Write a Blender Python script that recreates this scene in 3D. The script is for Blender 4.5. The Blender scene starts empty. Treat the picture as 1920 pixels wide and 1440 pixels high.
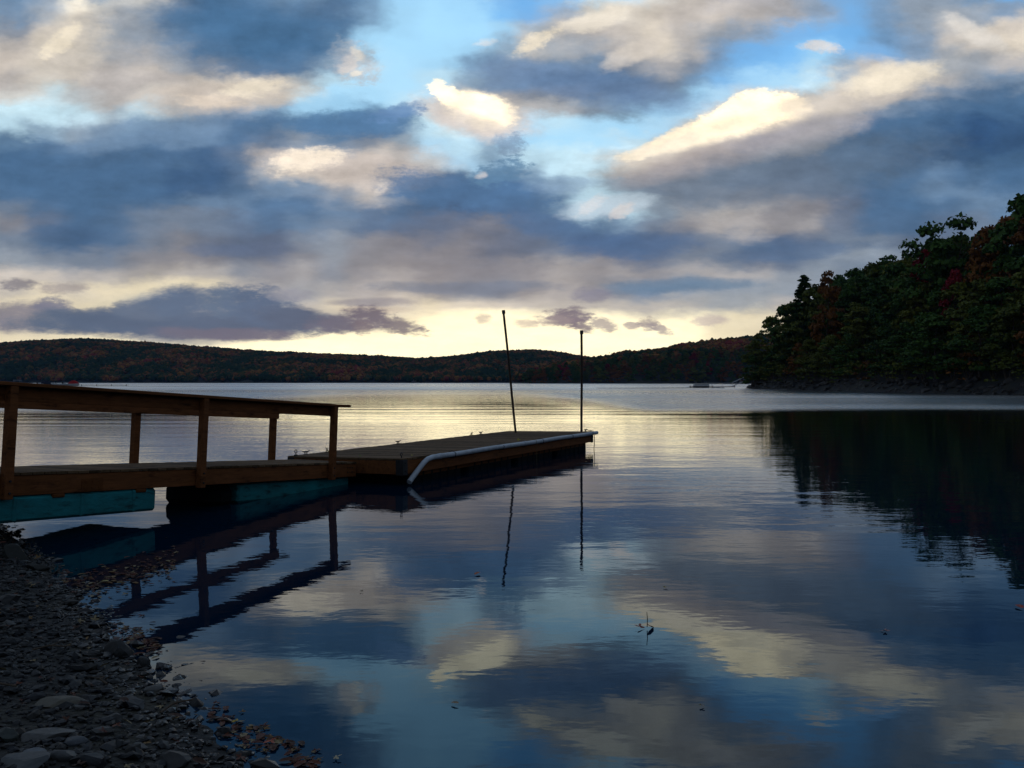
import bpy, math, random
import numpy as np
from mathutils import Matrix, Vector
random.seed(7); RNG = np.random.default_rng(11)
SC = bpy.context.scene; COL = SC.collection
F = 1660.0; HZ = 716.0; EYE = 1.65          # focal length in photo pixels, horizon row, eye height above the lake
def at(px, py, Z=0.0):                       # pixel of the photograph -> point on the horizontal plane of height Z
    d = (EYE - Z) * F / (py - HZ)
    return ((px - 960) / F * d, d, Z)
def atd(px, py, d):
    return ((px - 960) / F * d, d, EYE - (py - HZ) / F * d)

# ------------------------------------------------------------------ helpers
def link(o, parent=None):
    COL.objects.link(o)
    if parent is not None: o.parent = parent
    return o
def tag(o, label=None, cat=None, group=None, kind=None):
    if label: o['label'] = label
    if cat: o['category'] = cat
    if group: o['group'] = group
    if kind: o['kind'] = kind
    return o
def empty(name, loc=(0, 0, 0), rz=0.0, label=None, cat=None, group=None):
    o = bpy.data.objects.new(name, None); o.empty_display_size = .2
    o.location = loc; o.rotation_euler = (0, 0, rz)
    link(o); return tag(o, label, cat, group)
def mesh_np(name, V, Fc, mat=None, parent=None, smooth=False):
    V = np.asarray(V, dtype=np.float32); Fc = np.asarray(Fc, dtype=np.int32)
    me = bpy.data.meshes.new(name)
    me.vertices.add(len(V)); me.vertices.foreach_set('co', V.ravel())
    k = Fc.shape[1]
    me.loops.add(Fc.size); me.loops.foreach_set('vertex_index', Fc.ravel())
    me.polygons.add(len(Fc))
    me.polygons.foreach_set('loop_start', np.arange(0, Fc.size, k, dtype=np.int32))
    me.polygons.foreach_set('loop_total', np.full(len(Fc), k, dtype=np.int32))
    me.polygons.foreach_set('use_smooth', np.full(len(Fc), smooth, dtype=bool))
    me.update(calc_edges=True)
    if mat: me.materials.append(mat)
    return link(bpy.data.objects.new(name, me), parent)
class MB:                                     # collects polygons, links them as one mesh object
    def __init__(s): s.v = []; s.f = []; s.sm = []
    def add(s, vs, fs, smooth=False):
        b = len(s.v); s.v += [tuple(p) for p in vs]
        s.f += [tuple(b + i for i in f) for f in fs]; s.sm += [smooth] * len(fs)
    def box(s, x0, x1, y0, y1, z0, z1, bev=.004, M=None):
        # box with chamfered long edges: rounded outline on every axis
        b = min(bev, (x1-x0)/3, (y1-y0)/3, (z1-z0)/3)
        c = ((x0+x1)/2, (y0+y1)/2, (z0+z1)/2); h = ((x1-x0)/2, (y1-y0)/2, (z1-z0)/2)
        vs = []; idx = {}
        for sx in (-1, 1):
            for sy in (-1, 1):
                for sz in (-1, 1):
                    for ax in range(3):
                        p = [c[i] + (sx, sy, sz)[i] * (h[i] - (0 if i == ax else b)) for i in range(3)]
                        idx[(sx, sy, sz, ax)] = len(vs); vs.append(p)
        fs = []
        for ax in range(3):
            o = [i for i in range(3) if i != ax]
            for sg in (-1, 1):
                q = []
                for a, bb in ((-1, -1), (1, -1), (1, 1), (-1, 1)):
                    k = [0, 0, 0]; k[ax] = sg; k[o[0]] = a; k[o[1]] = bb
                    q.append(idx[(k[0], k[1], k[2], ax)])
                fs.append(q)
            for a in (-1, 1):
                for bb in (-1, 1):
                    e = []
                    for sg, axx in ((-1, o[0]), (1, o[0]), (1, o[1]), (-1, o[1])):
                        k = [0, 0, 0]; k[ax] = sg; k[o[0]] = a; k[o[1]] = bb
                        e.append(idx[(k[0], k[1], k[2], axx)])
                    fs.append(e)
        for sx in (-1, 1):
            for sy in (-1, 1):
                for sz in (-1, 1): fs.append([idx[(sx, sy, sz, a)] for a in range(3)])
        if M is not None: vs = [M @ Vector(p) for p in vs]
        s.add(vs, fs)
    def tube(s, pts, r, n=10, cap=True):
        pts = [Vector(p) for p in pts]
        rr = r if isinstance(r, (list, tuple)) else [r] * len(pts)
        vs = []; up = None
        for i, p in enumerate(pts):
            t = (pts[min(i+1, len(pts)-1)] - pts[max(i-1, 0)]).normalized()
            if up is None:
                up = Vector((0, 0, 1)) if abs(t.z) < .9 else Vector((1, 0, 0))
            a = t.cross(up).normalized(); b = a.cross(t).normalized(); up = b
            for k in range(n):
                q = 2 * math.pi * k / n
                vs.append(p + (a * math.cos(q) + b * math.sin(q)) * rr[i])
        fs = []
        for i in range(len(pts) - 1):
            for k in range(n):
                fs.append((i*n+k, i*n+(k+1) % n, (i+1)*n+(k+1) % n, (i+1)*n+k))
        s.add(vs, fs, True)
        if cap:
            s.add([vs[k] for k in range(n)], [tuple(range(n))[::-1]])
            s.add([vs[(len(pts)-1)*n+k] for k in range(n)], [tuple(range(n))])
    def build(s, name, mat, parent=None):
        me = bpy.data.meshes.new(name)
        me.from_pydata([tuple(v) for v in s.v], [], s.f); me.update()
        me.polygons.foreach_set('use_smooth', s.sm)
        import bmesh
        bm = bmesh.new(); bm.from_mesh(me); bmesh.ops.recalc_face_normals(bm, faces=bm.faces); bm.to_mesh(me); bm.free()
        me.materials.append(mat)
        return link(bpy.data.objects.new(name, me), parent)

# ------------------------------------------------------------------ node helpers
def s2l(c):
    return tuple(((x/255)/12.92 if x/255 <= .04045 else ((x/255+.055)/1.055)**2.4) for x in c)
class NT:
    def __init__(s, nt): s.t = nt; s.n = nt.nodes; s.l = nt.links
    def new(s, typ, **kw):
        n = s.n.new(typ)
        for k, v in kw.items():
            setattr(n, k, v)
        return n
    def put(s, sock, v):
        if v is None: return
        if hasattr(v, 'links'): s.l.new(v, sock)
        else: sock.default_value = v
    def m(s, op, a, b=None, c=None, clamp=False):
        n = s.new('ShaderNodeMath', operation=op); n.use_clamp = clamp
        s.put(n.inputs[0], a); s.put(n.inputs[1], b)
        if c is not None: s.put(n.inputs[2], c)
        return n.outputs[0]
    def vm(s, op, a, b=None):
        n = s.new('ShaderNodeVectorMath', operation=op)
        s.put(n.inputs[0], a)
        if b is not None:
            if op == 'SCALE': s.put(n.inputs[3], b)
            else: s.put(n.inputs[1], b)
        return n.outputs['Value'] if op in ('LENGTH', 'DOT_PRODUCT') else n.outputs[0]
    def rng(s, v, a, b, c=0., d=1., t='SMOOTHSTEP'):
        n = s.new('ShaderNodeMapRange', interpolation_type=t)
        for k, q in zip((0, 1, 2, 3, 4), (v, a, b, c, d)): s.put(n.inputs[k], q)
        return n.outputs[0]
    def noise(s, vec, scale, detail=4, rough=.55, out='Fac'):
        n = s.new('ShaderNodeTexNoise'); s.put(n.inputs['Vector'], vec)
        n.inputs['Scale'].default_value = scale; n.inputs['Detail'].default_value = detail
        n.inputs['Roughness'].default_value = rough
        return n.outputs[0] if out == 'Fac' else n.outputs[1]
    def mapping(s, vec, loc=(0, 0, 0), rot=(0, 0, 0), sc=(1, 1, 1), typ='POINT'):
        n = s.new('ShaderNodeMapping', vector_type=typ); s.put(n.inputs[0], vec)
        n.inputs[1].default_value = loc; n.inputs[2].default_value = rot; n.inputs[3].default_value = sc
        return n.outputs[0]
    def mix(s, fac, a, b, blend='MIX'):
        n = s.new('ShaderNodeMix', data_type='RGBA', blend_type=blend)
        s.put(n.inputs[0], fac)
        for sock, v in ((n.inputs[6], a), (n.inputs[7], b)):
            if isinstance(v, tuple) and len(v) == 3: v = v + (1,)
            s.put(sock, v)
        return n.outputs[2]
    def ramp(s, fac, stops, interp='LINEAR'):
        n = s.new('ShaderNodeValToRGB'); n.color_ramp.interpolation = interp
        e = n.color_ramp.elements
        while len(e) < len(stops): e.new(.5)
        for el, (p, c) in zip(e, stops):
            el.position = p
        for el, (p, c) in zip(e, stops):
            el.color = tuple(c) + (1,) if len(c) == 3 else c
        s.put(n.inputs[0], fac); return n.outputs[0]
def material(name):
    m = bpy.data.materials.new(name); m.use_nodes = True
    t = NT(m.node_tree); t.n.clear()
    out = t.new('ShaderNodeOutputMaterial'); b = t.new('ShaderNodeBsdfPrincipled')
    t.l.new(b.outputs[0], out.inputs[0])
    return m, t, b, out
def bump(t, b, h, strength=.4, dist=.01):
    n = t.new('ShaderNodeBump'); n.inputs['Strength'].default_value = strength; n.inputs['Distance'].default_value = dist
    t.put(n.inputs['Height'], h); t.l.new(n.outputs[0], b.inputs['Normal'])
def simple(name, c, rough=.7, var=.35, sc=8., bmp=.2, dist=.01, metallic=0., grain=None, spec=.3, isl=0.):
    m, t, b, o = material(name)
    tc = t.new('ShaderNodeTexCoord'); v = tc.outputs['Object']
    if grain: v = t.mapping(v, sc=grain)
    n1 = t.noise(v, sc, 6, .62); n2 = t.noise(v, sc * .23, 3)
    f = t.m('MULTIPLY_ADD', n1, 1.2, t.m('MULTIPLY_ADD', n2, 1.0, -.6))
    if isl:
        ge = t.new('ShaderNodeNewGeometry'); f = t.m('ADD', f, t.m('MULTIPLY_ADD', ge.outputs['Random Per Island'], isl, -isl/2))
    if grain:
        kn = t.noise(t.mapping(tc.outputs['Object'], sc=(1.2, 5, 5)), 2.2, 4, .7); f = t.m('ADD', f, t.m('MULTIPLY_ADD', t.rng(kn, .52, .7), -.6, .1))
    cc = t.mix(t.m('ADD', f, 0, clamp=True), tuple(x * (1 - var) for x in c), tuple(min(1, x * (1 + var)) for x in c))
    t.put(b.inputs['Base Color'], cc); b.inputs['Roughness'].default_value = rough
    b.inputs['Metallic'].default_value = metallic; b.inputs['Specular IOR Level'].default_value = spec
    if bmp: bump(t, b, n1, bmp, dist)
    return m

M_wood = simple('painted_brown_wood', (.155, .055, .018), .75, .6, 9, .5, .004, grain=(.6, 6, 6), spec=.15)
M_woodd = simple('dark_stained_wood', (.12, .042, .013), .8, .4, 9, .5, .004, grain=(.6, 6, 6), spec=.12)
M_deck = simple('weathered_deck_wood', (.108, .066, .036), .85, .55, 7, .6, .006, grain=(8, 1.2, 4), spec=.12, isl=.9)
M_teal = simple('teal_foam', (.006, .150, .172), .7, .75, 4, .8, .02, grain=(1, 1, 2.5))
M_black = simple('black_plastic', (.003, .0035, .005), .75, .3, 5, .3, .01, spec=.1)
M_pvc = simple('scuffed_white_pipe', (.40, .44, .50), .4, .4, 9, .15, .003)
M_steel = simple('rusty_steel', (.045, .032, .025), .6, .5, 30, .3, .002, .5)
M_dark = simple('dark_metal', (.03, .03, .033), .5, .3, 20, .2, .002, .4)
M_rope = simple('old_rope', (.16, .12, .06), .9, .3, 60, .4, .002)
M_bark = simple('bark', (.075, .055, .04), .9, .4, 3, .8, .05, grain=(3, 3, .6))
M_white = simple('white_gelcoat', (.5, .52, .55), .35, .12, 3, 0)
M_navy = simple('navy_canvas', (.015, .02, .045), .8, .3, 3, 0)
M_red = simple('red_canvas', (.42, .02, .025), .8, .2, 3, 0)
M_glass = simple('dark_glass', (.02, .025, .03), .1, .1, 3, 0)
M_alu = simple('grey_aluminium', (.42, .45, .5), .4, .15, 6, 0, metallic=.3)

# ------------------------------------------------------------------ land shapes
SHORE = [(-400, 60), (-60, 21), (-30, 16.5), (-14, 13.2), (-8.6, 11.6), (-5.89, 10.18), (-4.75, 8.75), (-3.9, 7.6), (-3.39, 6.95), (-2.95, 6.3),
         (-2.65, 5.78), (-2.07, 5.13), (-1.66, 4.53), (-1.34, 4.06), (-1.04, 3.74), (-.6, 3.25), (.5, 2.6), (3, 2.1), (12, 1.0), (66, -4)]
RIGHT = [(66, -4), (67, 60), (64.5, 95), (63, 110), (60.5, 140), (58, 180), (57, 210), (60, 226), (65, 238), (82, 247), (140, 262), (500, 330)]
LAND1 = SHORE + RIGHT[1:] + [(500, -300), (-400, -300)]
def sdist(px, py, poly):                      # signed distance, positive inside
    P = np.array(poly, float); Q = np.roll(P, -1, 0)
    dmin = np.full(px.shape, 1e18); ins = np.zeros(px.shape, bool)
    for (ax, ay), (bx, by) in zip(P, Q):
        ex, ey = bx-ax, by-ay; L = ex*ex+ey*ey + 1e-12
        t = np.clip(((px-ax)*ex + (py-ay)*ey)/L, 0, 1)
        d = (px-ax-t*ex)**2 + (py-ay-t*ey)**2
        dmin = np.minimum(dmin, d)
        c = ((ay > py) != (by > py))
        with np.errstate(divide='ignore', invalid='ignore'):
            xi = ex*(py-ay)/(ey if ey else 1e-12) + ax
        ins ^= (c & (px < xi))
    return np.where(ins, 1, -1)*np.sqrt(dmin)
def hnoise(x, y, s, seed=0):
    r = np.random.default_rng(seed); out = 0
    for k in range(7):
        a = r.uniform(0, 6.28); f = s*(1.7**(k*.7)); p = r.uniform(0, 6.28)
        out = out + np.sin((x*np.cos(a)+y*np.sin(a))*f*6.28+p+1.3*np.sin((x*np.sin(a)-y*np.cos(a))*f*4+k))/(1.25**k)
    return out/4
MIDX = np.array([-200, 13, 22, 35, 52, 72, 105, 132, 160, 190, 240, 330, 600.])
MIDZ = np.array([0, .5, 3, 8, 14, 17, 21, 27, 28, 34, 40, 50, 60.])
def mid_front(x): return 868 + 12*np.sin(x*.021) + np.clip(30-x, 0, 400)*1.6
FARX = np.interp
RIDGE = [(-2500, 676), (-1200, 662), (-400, 652), (-100, 645), (0, 642), (80, 637), (150, 634), (200, 636), (300, 643), (400, 651), (500, 658), (600, 662), (700, 666), (790, 671), (850, 667),
         (920, 658), (1000, 655), (1050, 659), (1090, 667), (1160, 676), (1400, 680), (2200, 680)]
RPX = np.array([r[0] for r in RIDGE], float); RPY = np.array([r[1] for r in RIDGE], float)
def far_front(x): return 1370 + 40*np.sin(x*.006) + 15*np.sin(x*.023)
def ground_z(x, y):
    x = np.asarray(x, float); y = np.asarray(y, float)
    d = sdist(x, y, LAND1)
    nr = (x < 40) & (y < 40)
    up_b = np.where(d > 0, .105*np.clip(d, 0, 4) + .16*np.clip(d-4, 0, 30), .13*d)
    up_b = np.clip(up_b, -2.5, 3.5) + np.where(np.abs(d) < 12, .018*hnoise(x, y, .55, 3), 0)
    bank = np.where(d > 0, np.clip(d*.85, 0, 2.1) + np.clip(d-3, 0, 60)*.30, d*.5)
    bank = bank + np.where(d > 1, .5*hnoise(x, y, .06, 5)*np.clip((d-1)/5, 0, 1), 0)
    w = np.clip((x-20)/30, 0, 1)
    z = up_b*(1-w) + np.clip(bank, -2.5, 22)*w
    # middle hill across the lake
    fm = mid_front(x); b = np.clip((y-fm)/150, 0, 1.3)
    zm = np.interp(x, MIDX, MIDZ)*np.sin(np.clip(b, 0, 1)*1.5708)**.9 + np.where(y > fm, 1.0, 0)
    zm = np.where((x > 0) & (y > fm-1) & (y < 1300), zm, -2.5)
    # far ridge
    ff = far_front(x); px = 960 + F*x/np.maximum(y, 1); yr = np.interp(px, RPX, RPY)
    zr = EYE + (HZ-yr)/F*(ff+430) - 10
    b2 = np.clip((y-ff)/430, 0, 1)
    zf = np.where(y > ff-1, 1.0 + (zr-1)*np.sin(b2*1.5708)**1.0 - np.clip(y-ff-520, 0, 5000)*.05, -2.5)
    return np.maximum(np.maximum(z, zm), np.where(y > 1000, zf, -2.5))
def nonuni(lo, hi, fine_lo, fine_hi, step, grow=1.09, mx=28):
    a = list(np.arange(fine_lo, fine_hi+step, step)); s = step; v = a[-1]
    while v < hi: s = min(s*grow, mx); v += s; a.append(v)
    s = step; v = a[0]; pre = []
    while v > lo: s = min(s*grow, mx); v -= s; pre.append(v)
    return np.array(pre[::-1] + a)
gx = nonuni(-2600, 2600, -9, 3, .11, 1.06, 40); gy = nonuni(-200, 3000, 1.0, 12.5, .11, 1.05, 30)
GX, GY = np.meshgrid(gx, gy); GZ = ground_z(GX, GY)
nx, ny = len(gx), len(gy)
ii = (np.arange(ny-1)[:, None]*nx + np.arange(nx-1)[None, :]).ravel()
quads = np.stack([ii, ii+1, ii+1+nx, ii+nx], 1)
m, t, b, o = material('earth_and_silt')
tc = t.new('ShaderNodeTexCoord'); v = tc.outputs['Object']
n1 = t.noise(v, 9, 6, .7); n2 = t.noise(v, .8, 4)
vo = t.new('ShaderNodeTexVoronoi'); t.put(vo.inputs['Vector'], v); vo.inputs['Scale'].default_value = 26
c1 = t.mix(n1, (.005, .007, .010), (.017, .018, .021)); c2 = t.mix(t.rng(n2, .45, .65), c1, (.022, .020, .012))
t.put(b.inputs['Base Color'], c2); b.inputs['Roughness'].default_value = .85
bump(t, b, t.m('ADD', n1, vo.outputs['Distance']), .6, .03)
g = mesh_np('ground', np.stack([GX.ravel(), GY.ravel(), GZ.ravel()], 1), quads, m, smooth=True); tag(g, kind='structure')
def gz(x, y): return float(ground_z(np.array([x]), np.array([y]))[0])
def at_ground(px, py):
    Z = 0.05
    for _ in range(12):
        p = at(px, py, Z); Z = .5*Z + .5*gz(p[0], p[1])
    return at(px, py, Z)

# ------------------------------------------------------------------ water
m, t, b, o = material('lake_water')
ge = t.new('ShaderNodeNewGeometry'); P = ge.outputs['Position']
sx = t.new('ShaderNodeSeparateXYZ'); t.l.new(P, sx.inputs[0]); X, Y = sx.outputs[0], sx.outputs[1]
wn = t.noise(t.mapping(P, sc=(.035, .05, 1)), 1, 3)
Yw = t.m('MULTIPLY_ADD', t.m('SUBTRACT', wn, .5), 10, Y)
u_ = t.m('DIVIDE', X, t.m('MAXIMUM', Y, 1.))
Ys = t.m('MULTIPLY_ADD', t.m('MULTIPLY', t.rng(u_, -.30, -.14), t.m('SUBTRACT', 1, t.rng(u_, -.02, .13))), 42, 46)
cw_ = t.m('MULTIPLY', t.rng(u_, -.45, -.14), t.m('SUBTRACT', 1, t.rng(u_, -.02, .17)))
zone_far = t.rng(t.m('DIVIDE', Yw, t.m('MULTIPLY_ADD', cw_, 16, 46)), .97, t.m('MULTIPLY_ADD', cw_, 1.6, 1.3))                                  # wind-ruffled water beyond 50 m
zone_mid = t.m('MULTIPLY', t.rng(Yw, 15.5, 19), t.m('SUBTRACT', 1, t.rng(Yw, 33, 40)))
calm_r = t.rng(t.m('DIVIDE', X, Y), .25, .36)                 # lee of the wooded point is calmer
# wind streaks of smoother water out on the lake
st = t.rng(t.noise(t.mapping(P, sc=(.0016, .011, 1)), 1, 3), .47, .60)
def wav(scx, scy, det=3, rough=.5, rot=0.): return t.m('SUBTRACT', t.noise(t.mapping(P, rot=(0, 0, rot), sc=(scx, scy, 1)), 1, det, rough), .5)
h_small = wav(7, 11, 2, .5, .2); h_mid = wav(1.3, 2.6, 3, .5, -.15); h_long = wav(.25, .8, 2, .5, .1)
h_rip = wav(1.6, 5.0, 3, .55, .05); h_chop = wav(3.5, 6, 3, .6, .3); h_roll = wav(.10, 1.1, 2, .45, .04)
near = t.m('MULTIPLY', t.rng(Yw, 3, 14, .35, 1), t.rng(Yw, 22, 40, 1, .45))
h = t.m('MULTIPLY', h_small, .00075)
h = t.m('MULTIPLY_ADD', h_mid, .0036, h)
h = t.m('MULTIPLY_ADD', h_long, .009, h)
h = t.m('MULTIPLY', h, near)
h = t.m('MULTIPLY_ADD', t.m('MULTIPLY', h_chop, zone_mid), t.m('MULTIPLY_ADD', calm_r, -.0016, .0026), h)
h = t.m('MULTIPLY_ADD', t.m('MULTIPLY', h_roll, t.rng(Yw, 18, 30)), .007, h)
h_swell = wav(.04, .36, 2, .5, .03); h = t.m('MULTIPLY_ADD', t.m('MULTIPLY', h_swell, t.rng(Yw, 20, 36)), .022, h)
h = t.m('MULTIPLY_ADD', t.m('MULTIPLY', h_rip, t.rng(Yw, 20, 34)), t.m('MULTIPLY_ADD', t.m('MULTIPLY', zone_far, t.rng(Yw, 170, 260, 1, .4)), .06, .0016), h)
bp = t.new('ShaderNodeBump'); bp.inputs['Strength'].default_value = 1; bp.inputs['Distance'].default_value = 1
t.put(bp.inputs['Height'], h)
gl = t.new('ShaderNodeBsdfGlossy'); gl.distribution = 'GGX'
rough = t.m('MULTIPLY', zone_far, t.m('MULTIPLY_ADD', st, -.16, .30))
t.put(gl.inputs['Roughness'], t.m('MAXIMUM', rough, .012)); gl.inputs['Color'].default_value = (.74, .93, 1, 1)
t.l.new(bp.outputs[0], gl.inputs['Normal'])
df = t.new('ShaderNodeBsdfDiffuse'); df.inputs['Color'].default_value = (.001, .015, .038, 1)
lw = t.new('ShaderNodeLayerWeight'); lw.inputs['Blend'].default_value = .5; t.l.new(bp.outputs[0], lw.inputs['Normal'])
fr = t.rng(lw.outputs['Facing'], .45, .965, 0, 1, 'LINEAR')
t.put(gl.inputs['Color'], t.mix(t.rng(lw.outputs['Facing'], .6, .93), (.73, .90, 1, 1), (1, .985, .95, 1)))
fr = t.m('MULTIPLY_ADD', t.m('POWER', fr, 3.5), .90, .085)
ms = t.new('ShaderNodeMixShader'); t.put(ms.inputs[0], fr); t.l.new(df.outputs[0], ms.inputs[1]); t.l.new(gl.outputs[0], ms.inputs[2])
t.n.remove(b); t.l.new(ms.outputs[0], o.inputs[0])
WATER_SOCK = None
w = mesh_np('water', [(-2600, -190, 0), (2600, -190, 0), (2600, 2900, 0), (-2600, 2900, 0)], [(0, 1, 2, 3)], m); tag(w, kind='structure')

# ------------------------------------------------------------------ gangway (ramp with handrails on teal floats)
a = .064
e1 = Vector((.417, .909, -a)).normalized(); e2 = Vector((-.909, .417, 0)).normalized(); e3 = e1.cross(e2)
O = Vector((-2.775, 13.83, .39))
Mg = Matrix(((e1.x, e2.x, e3.x, O.x), (e1.y, e2.y, e3.y, O.y), (e1.z, e2.z, e3.z, O.z), (0, 0, 0, 1)))
gw = empty('gangway', label='brown wooden gangway with two handrails sloping down from the pebble shore', cat='gangway'); gw.matrix_world = Mg
S0, S1, W = -9.2, .60, 1.16
bm_ = MB()
s = S0
while s < S1 - .05:
    e = min(s+.138, S1); dz = random.uniform(-.002, .002)
    bm_.box(s, e-.010, -.012, W+.012, -.030+dz, dz, .003); s = e
bm_.build('deck', M_deck, gw)
for y0 in (0.0, W-.04):
    k = MB(); k.box(S0, S1, y0, y0+.04, -.236, -.033, .004); k.build('stringer', M_wood, gw)
for s in np.arange(S0+.3, S1, 1.2):
    k = MB(); k.box(s, s+.04, .045, W-.045, -.23, -.036, .003); k.build('cross_joist', M_woodd, gw)
POSTS = {0: [-.12, -2.88, -5.51, -8.1], 1: [-.03, -2.80, -5.5, -8.1]}
for y0, y1 in ((-.093, -.004), (W+.004, W+.093)):
    for s in POSTS[0 if y0 < 0 else 1]:
        k = MB(); k.box(s-.045, s+.045, y0, y1, -.262 if y0 < 0 else -.22, .868 if y0 < 0 else .808, .005)
        po = k.build('post', M_wood, gw)
        for zz in (-.08, -.2):
            yy = y0-.004 if y0 < 0 else y1+.004
            k = MB(); k.tube([(s, yy+.006, zz), (s, yy-.008, zz)], .012, 8); k.build('bolt', M_dark, po)
for y0, y1, yc0, yc1 in ((.001, .038, -.10, .055), (W-.038, W-.001, W-.055, W+.10)):
    q0 = 0 if y0 < .5 else -.06
    k = MB(); k.box(S0+.1, -.08 if y0 < .5 else .01, y0, y1, .72+q0, .869+q0, .004); k.build('rail_board', M_wood, gw)
    k = MB(); k.box(S0, .25, yc0, yc1, .8705+q0, .908+q0, .005); k.build('handrail', M_wood, gw)
k = MB(); k.box(-6.9, -3.53, .005, 1.12, -.262-.245, -.240, .03)
for s in (-3.9, -4.6, -5.4, -6.2): k.box(s, s+.05, -.006, .3, -.262-.235, -.250, .01)
k.build('float', M_teal, gw)
k = MB(); k.box(-2.02, .56, .10, 1.08, -.266-.25, -.242, .03); k.build('float', M_teal, gw)
k = MB(); k.box(-2.42, -2.03, .12, 1.10, -.262-.32, -.244, .10); k.build('plastic_float', M_black, gw)
for s in (-3.85, -4.95):
    k = MB(); k.box(s, s+.15, -.01, .03, -.28, -.2375, .01); k.build('float_bracket', M_woodd, gw)
k = MB()
for dx in (0, .09, .18):
    k.tube([(-4.55+dx, -.002, -.12), (-4.55+dx, -.012, -.12)], .013, 8); k.tube([(-4.55+dx, -.002, -.19), (-4.55+dx, -.012, -.19)], .013, 8)
k.box(-4.60, -4.32, -.006, -.001, -.22, -.09, .002)
k.build('splice_plate', M_woodd, gw)
for dx, dz in ((.36, -.09), (.42, -.09), (.48, -.09), (.36, -.16), (.48, -.16)):
    k = MB(); k.tube([(dx, -.001, dz), (dx, -.010, dz)], .011, 8); k.build('bolt_head', M_dark, gw)
# shore-end trestle
for y0 in (.05, W-.14):
    k = MB(); k.box(-8.9, -8.8, y0, y0+.09, -.95, -.263, .004); k.build('leg', M_woodd, gw)
k = MB(); k.box(-8.79, -8.75, .0, W, -.5, -.36, .004); k.build('cross_brace', M_woodd, gw)

# ------------------------------------------------------------------ floating dock
ux, uy = .433, .9014; f1 = Vector((ux, uy, 0)); f2 = Vector((-uy, ux, -.018)).normalized(); f3 = f1.cross(f2)
B0 = Vector((-1.735, 14.05, .43))
Mf = Matrix(((f1.x, f2.x, f3.x, B0.x), (f1.y, f2.y, f3.y, B0.y), (f1.z, f2.z, f3.z, B0.z), (0, 0, 0, 1)))
dk = empty('floating_dock', label='low wooden floating dock with weathered boards at the end of the gangway', cat='dock'); dk.matrix_world = Mf
L, DW = 8.6, 2.30
k = MB(); s = 0.
while s < L-.02:
    e = min(s+.14, L); dz = random.uniform(-.003, .003)
    k.box(s, e-.012, random.uniform(-.014, .006), DW+random.uniform(-.004, .008), -.034+dz, dz, .004); s = e
k.build('deck', M_deck, dk)
for x0, x1, y0, y1 in ((0, L, 0, .045), (0, L, DW-.045, DW), (0, .045, .047, DW-.047), (L-.045, L, .047, DW-.047)):
    k = MB(); k.box(x0, x1, y0, y1, -.255, -.037, .004); k.build('side_board', M_wood, dk)
for i in range(4):
    x0 = .25+i*2.1
    k = MB(); k.box(x0, x0+1.85, .10, DW-.10, -.62, -.18, .04)
    for j in range(6): k.box(x0+.2+j*.28, x0+.27+j*.28, .088, .2, -.6, -.2, .01)
    k.build('plastic_float', M_black, dk)
k = MB(); k.box(.3, L-.3, .09, .13, -.33, -.257, .004); k.box(.3, L-.3, DW-.13, DW-.09, -.33, -.257, .004)
for s in (.5, 2.3, 4.3, 6.3, 8.1): k.box(s, s+.05, .14, DW-.14, -.34, -.19, .004)
k.build('under_frame', M_woodd, dk)
for x0, y0, sx_ in ((-.008, -.008, 1), (L-.132, -.008, 1), (-.008, DW-.002, 1), (L-.132, DW-.002, 1)):
    k = MB(); k.box(x0, x0+.14, y0, y0+.008, -.27, -.02, .002)
    xe = -.008 if x0 < 1 else L
    ys = y0 if y0 < 1 else y0-.13
    k.box(xe, xe+.008, ys+.009 if y0 < 1 else ys, ys+.138 if y0 < 1 else ys+.13, -.27, -.02, .002)
    for zz in (-.07, -.2): k.tube([(x0+.07, y0+.004, zz), (x0+.07, y0+(-.012 if y0 < 1 else .02), zz)], .013, 8)
    k.build('corner_bracket', M_dark, dk)
def cleat(x, y, parent):
    k = MB()
    k.box(x-.05, x+.05, y-.02, y+.02, .001, .010, .002)
    k.tube([(x-.025, y, .008), (x-.025, y, .05)], .009, 8); k.tube([(x+.025, y, .008), (x+.025, y, .05)], .009, 8)
    k.tube([(x-.10, y, .066), (x-.05, y, .052), (x+.05, y, .052), (x+.10, y, .066)], [.006, .011, .011, .006], 8)
    k.build('cleat', M_dark, parent)
cleat(3.3, DW-.07, dk); cleat(6.9, DW-.08, dk); cleat(L-.18, .12, dk); cleat(.35, DW-.1, dk)
k = MB()                                       # eye bolt standing at the near left corner
k.tube([(.06, DW-.12, 0), (.06, DW-.12, .05)], .008, 8)
k.tube([(.06, DW-.12+.026*math.sin(q), .078-.026*math.cos(q)) for q in np.linspace(0, 6.28, 15)], .007, 8, False)
k.tube([(.03, DW-.12, .006), (.09, DW-.12, .006)], .02, 8); k.build('eye_bolt', M_dark, dk)
k = MB(); k.tube([(.12, .1, .0), (.12, .1, .045)], .01, 8); k.tube([(.12+.03*math.cos(q), .1, .06+.022*math.sin(q)) for q in np.linspace(0, 6.28, 13)], .007, 6, False)
k.build('eye_bolt', M_dark, dk)
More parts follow.
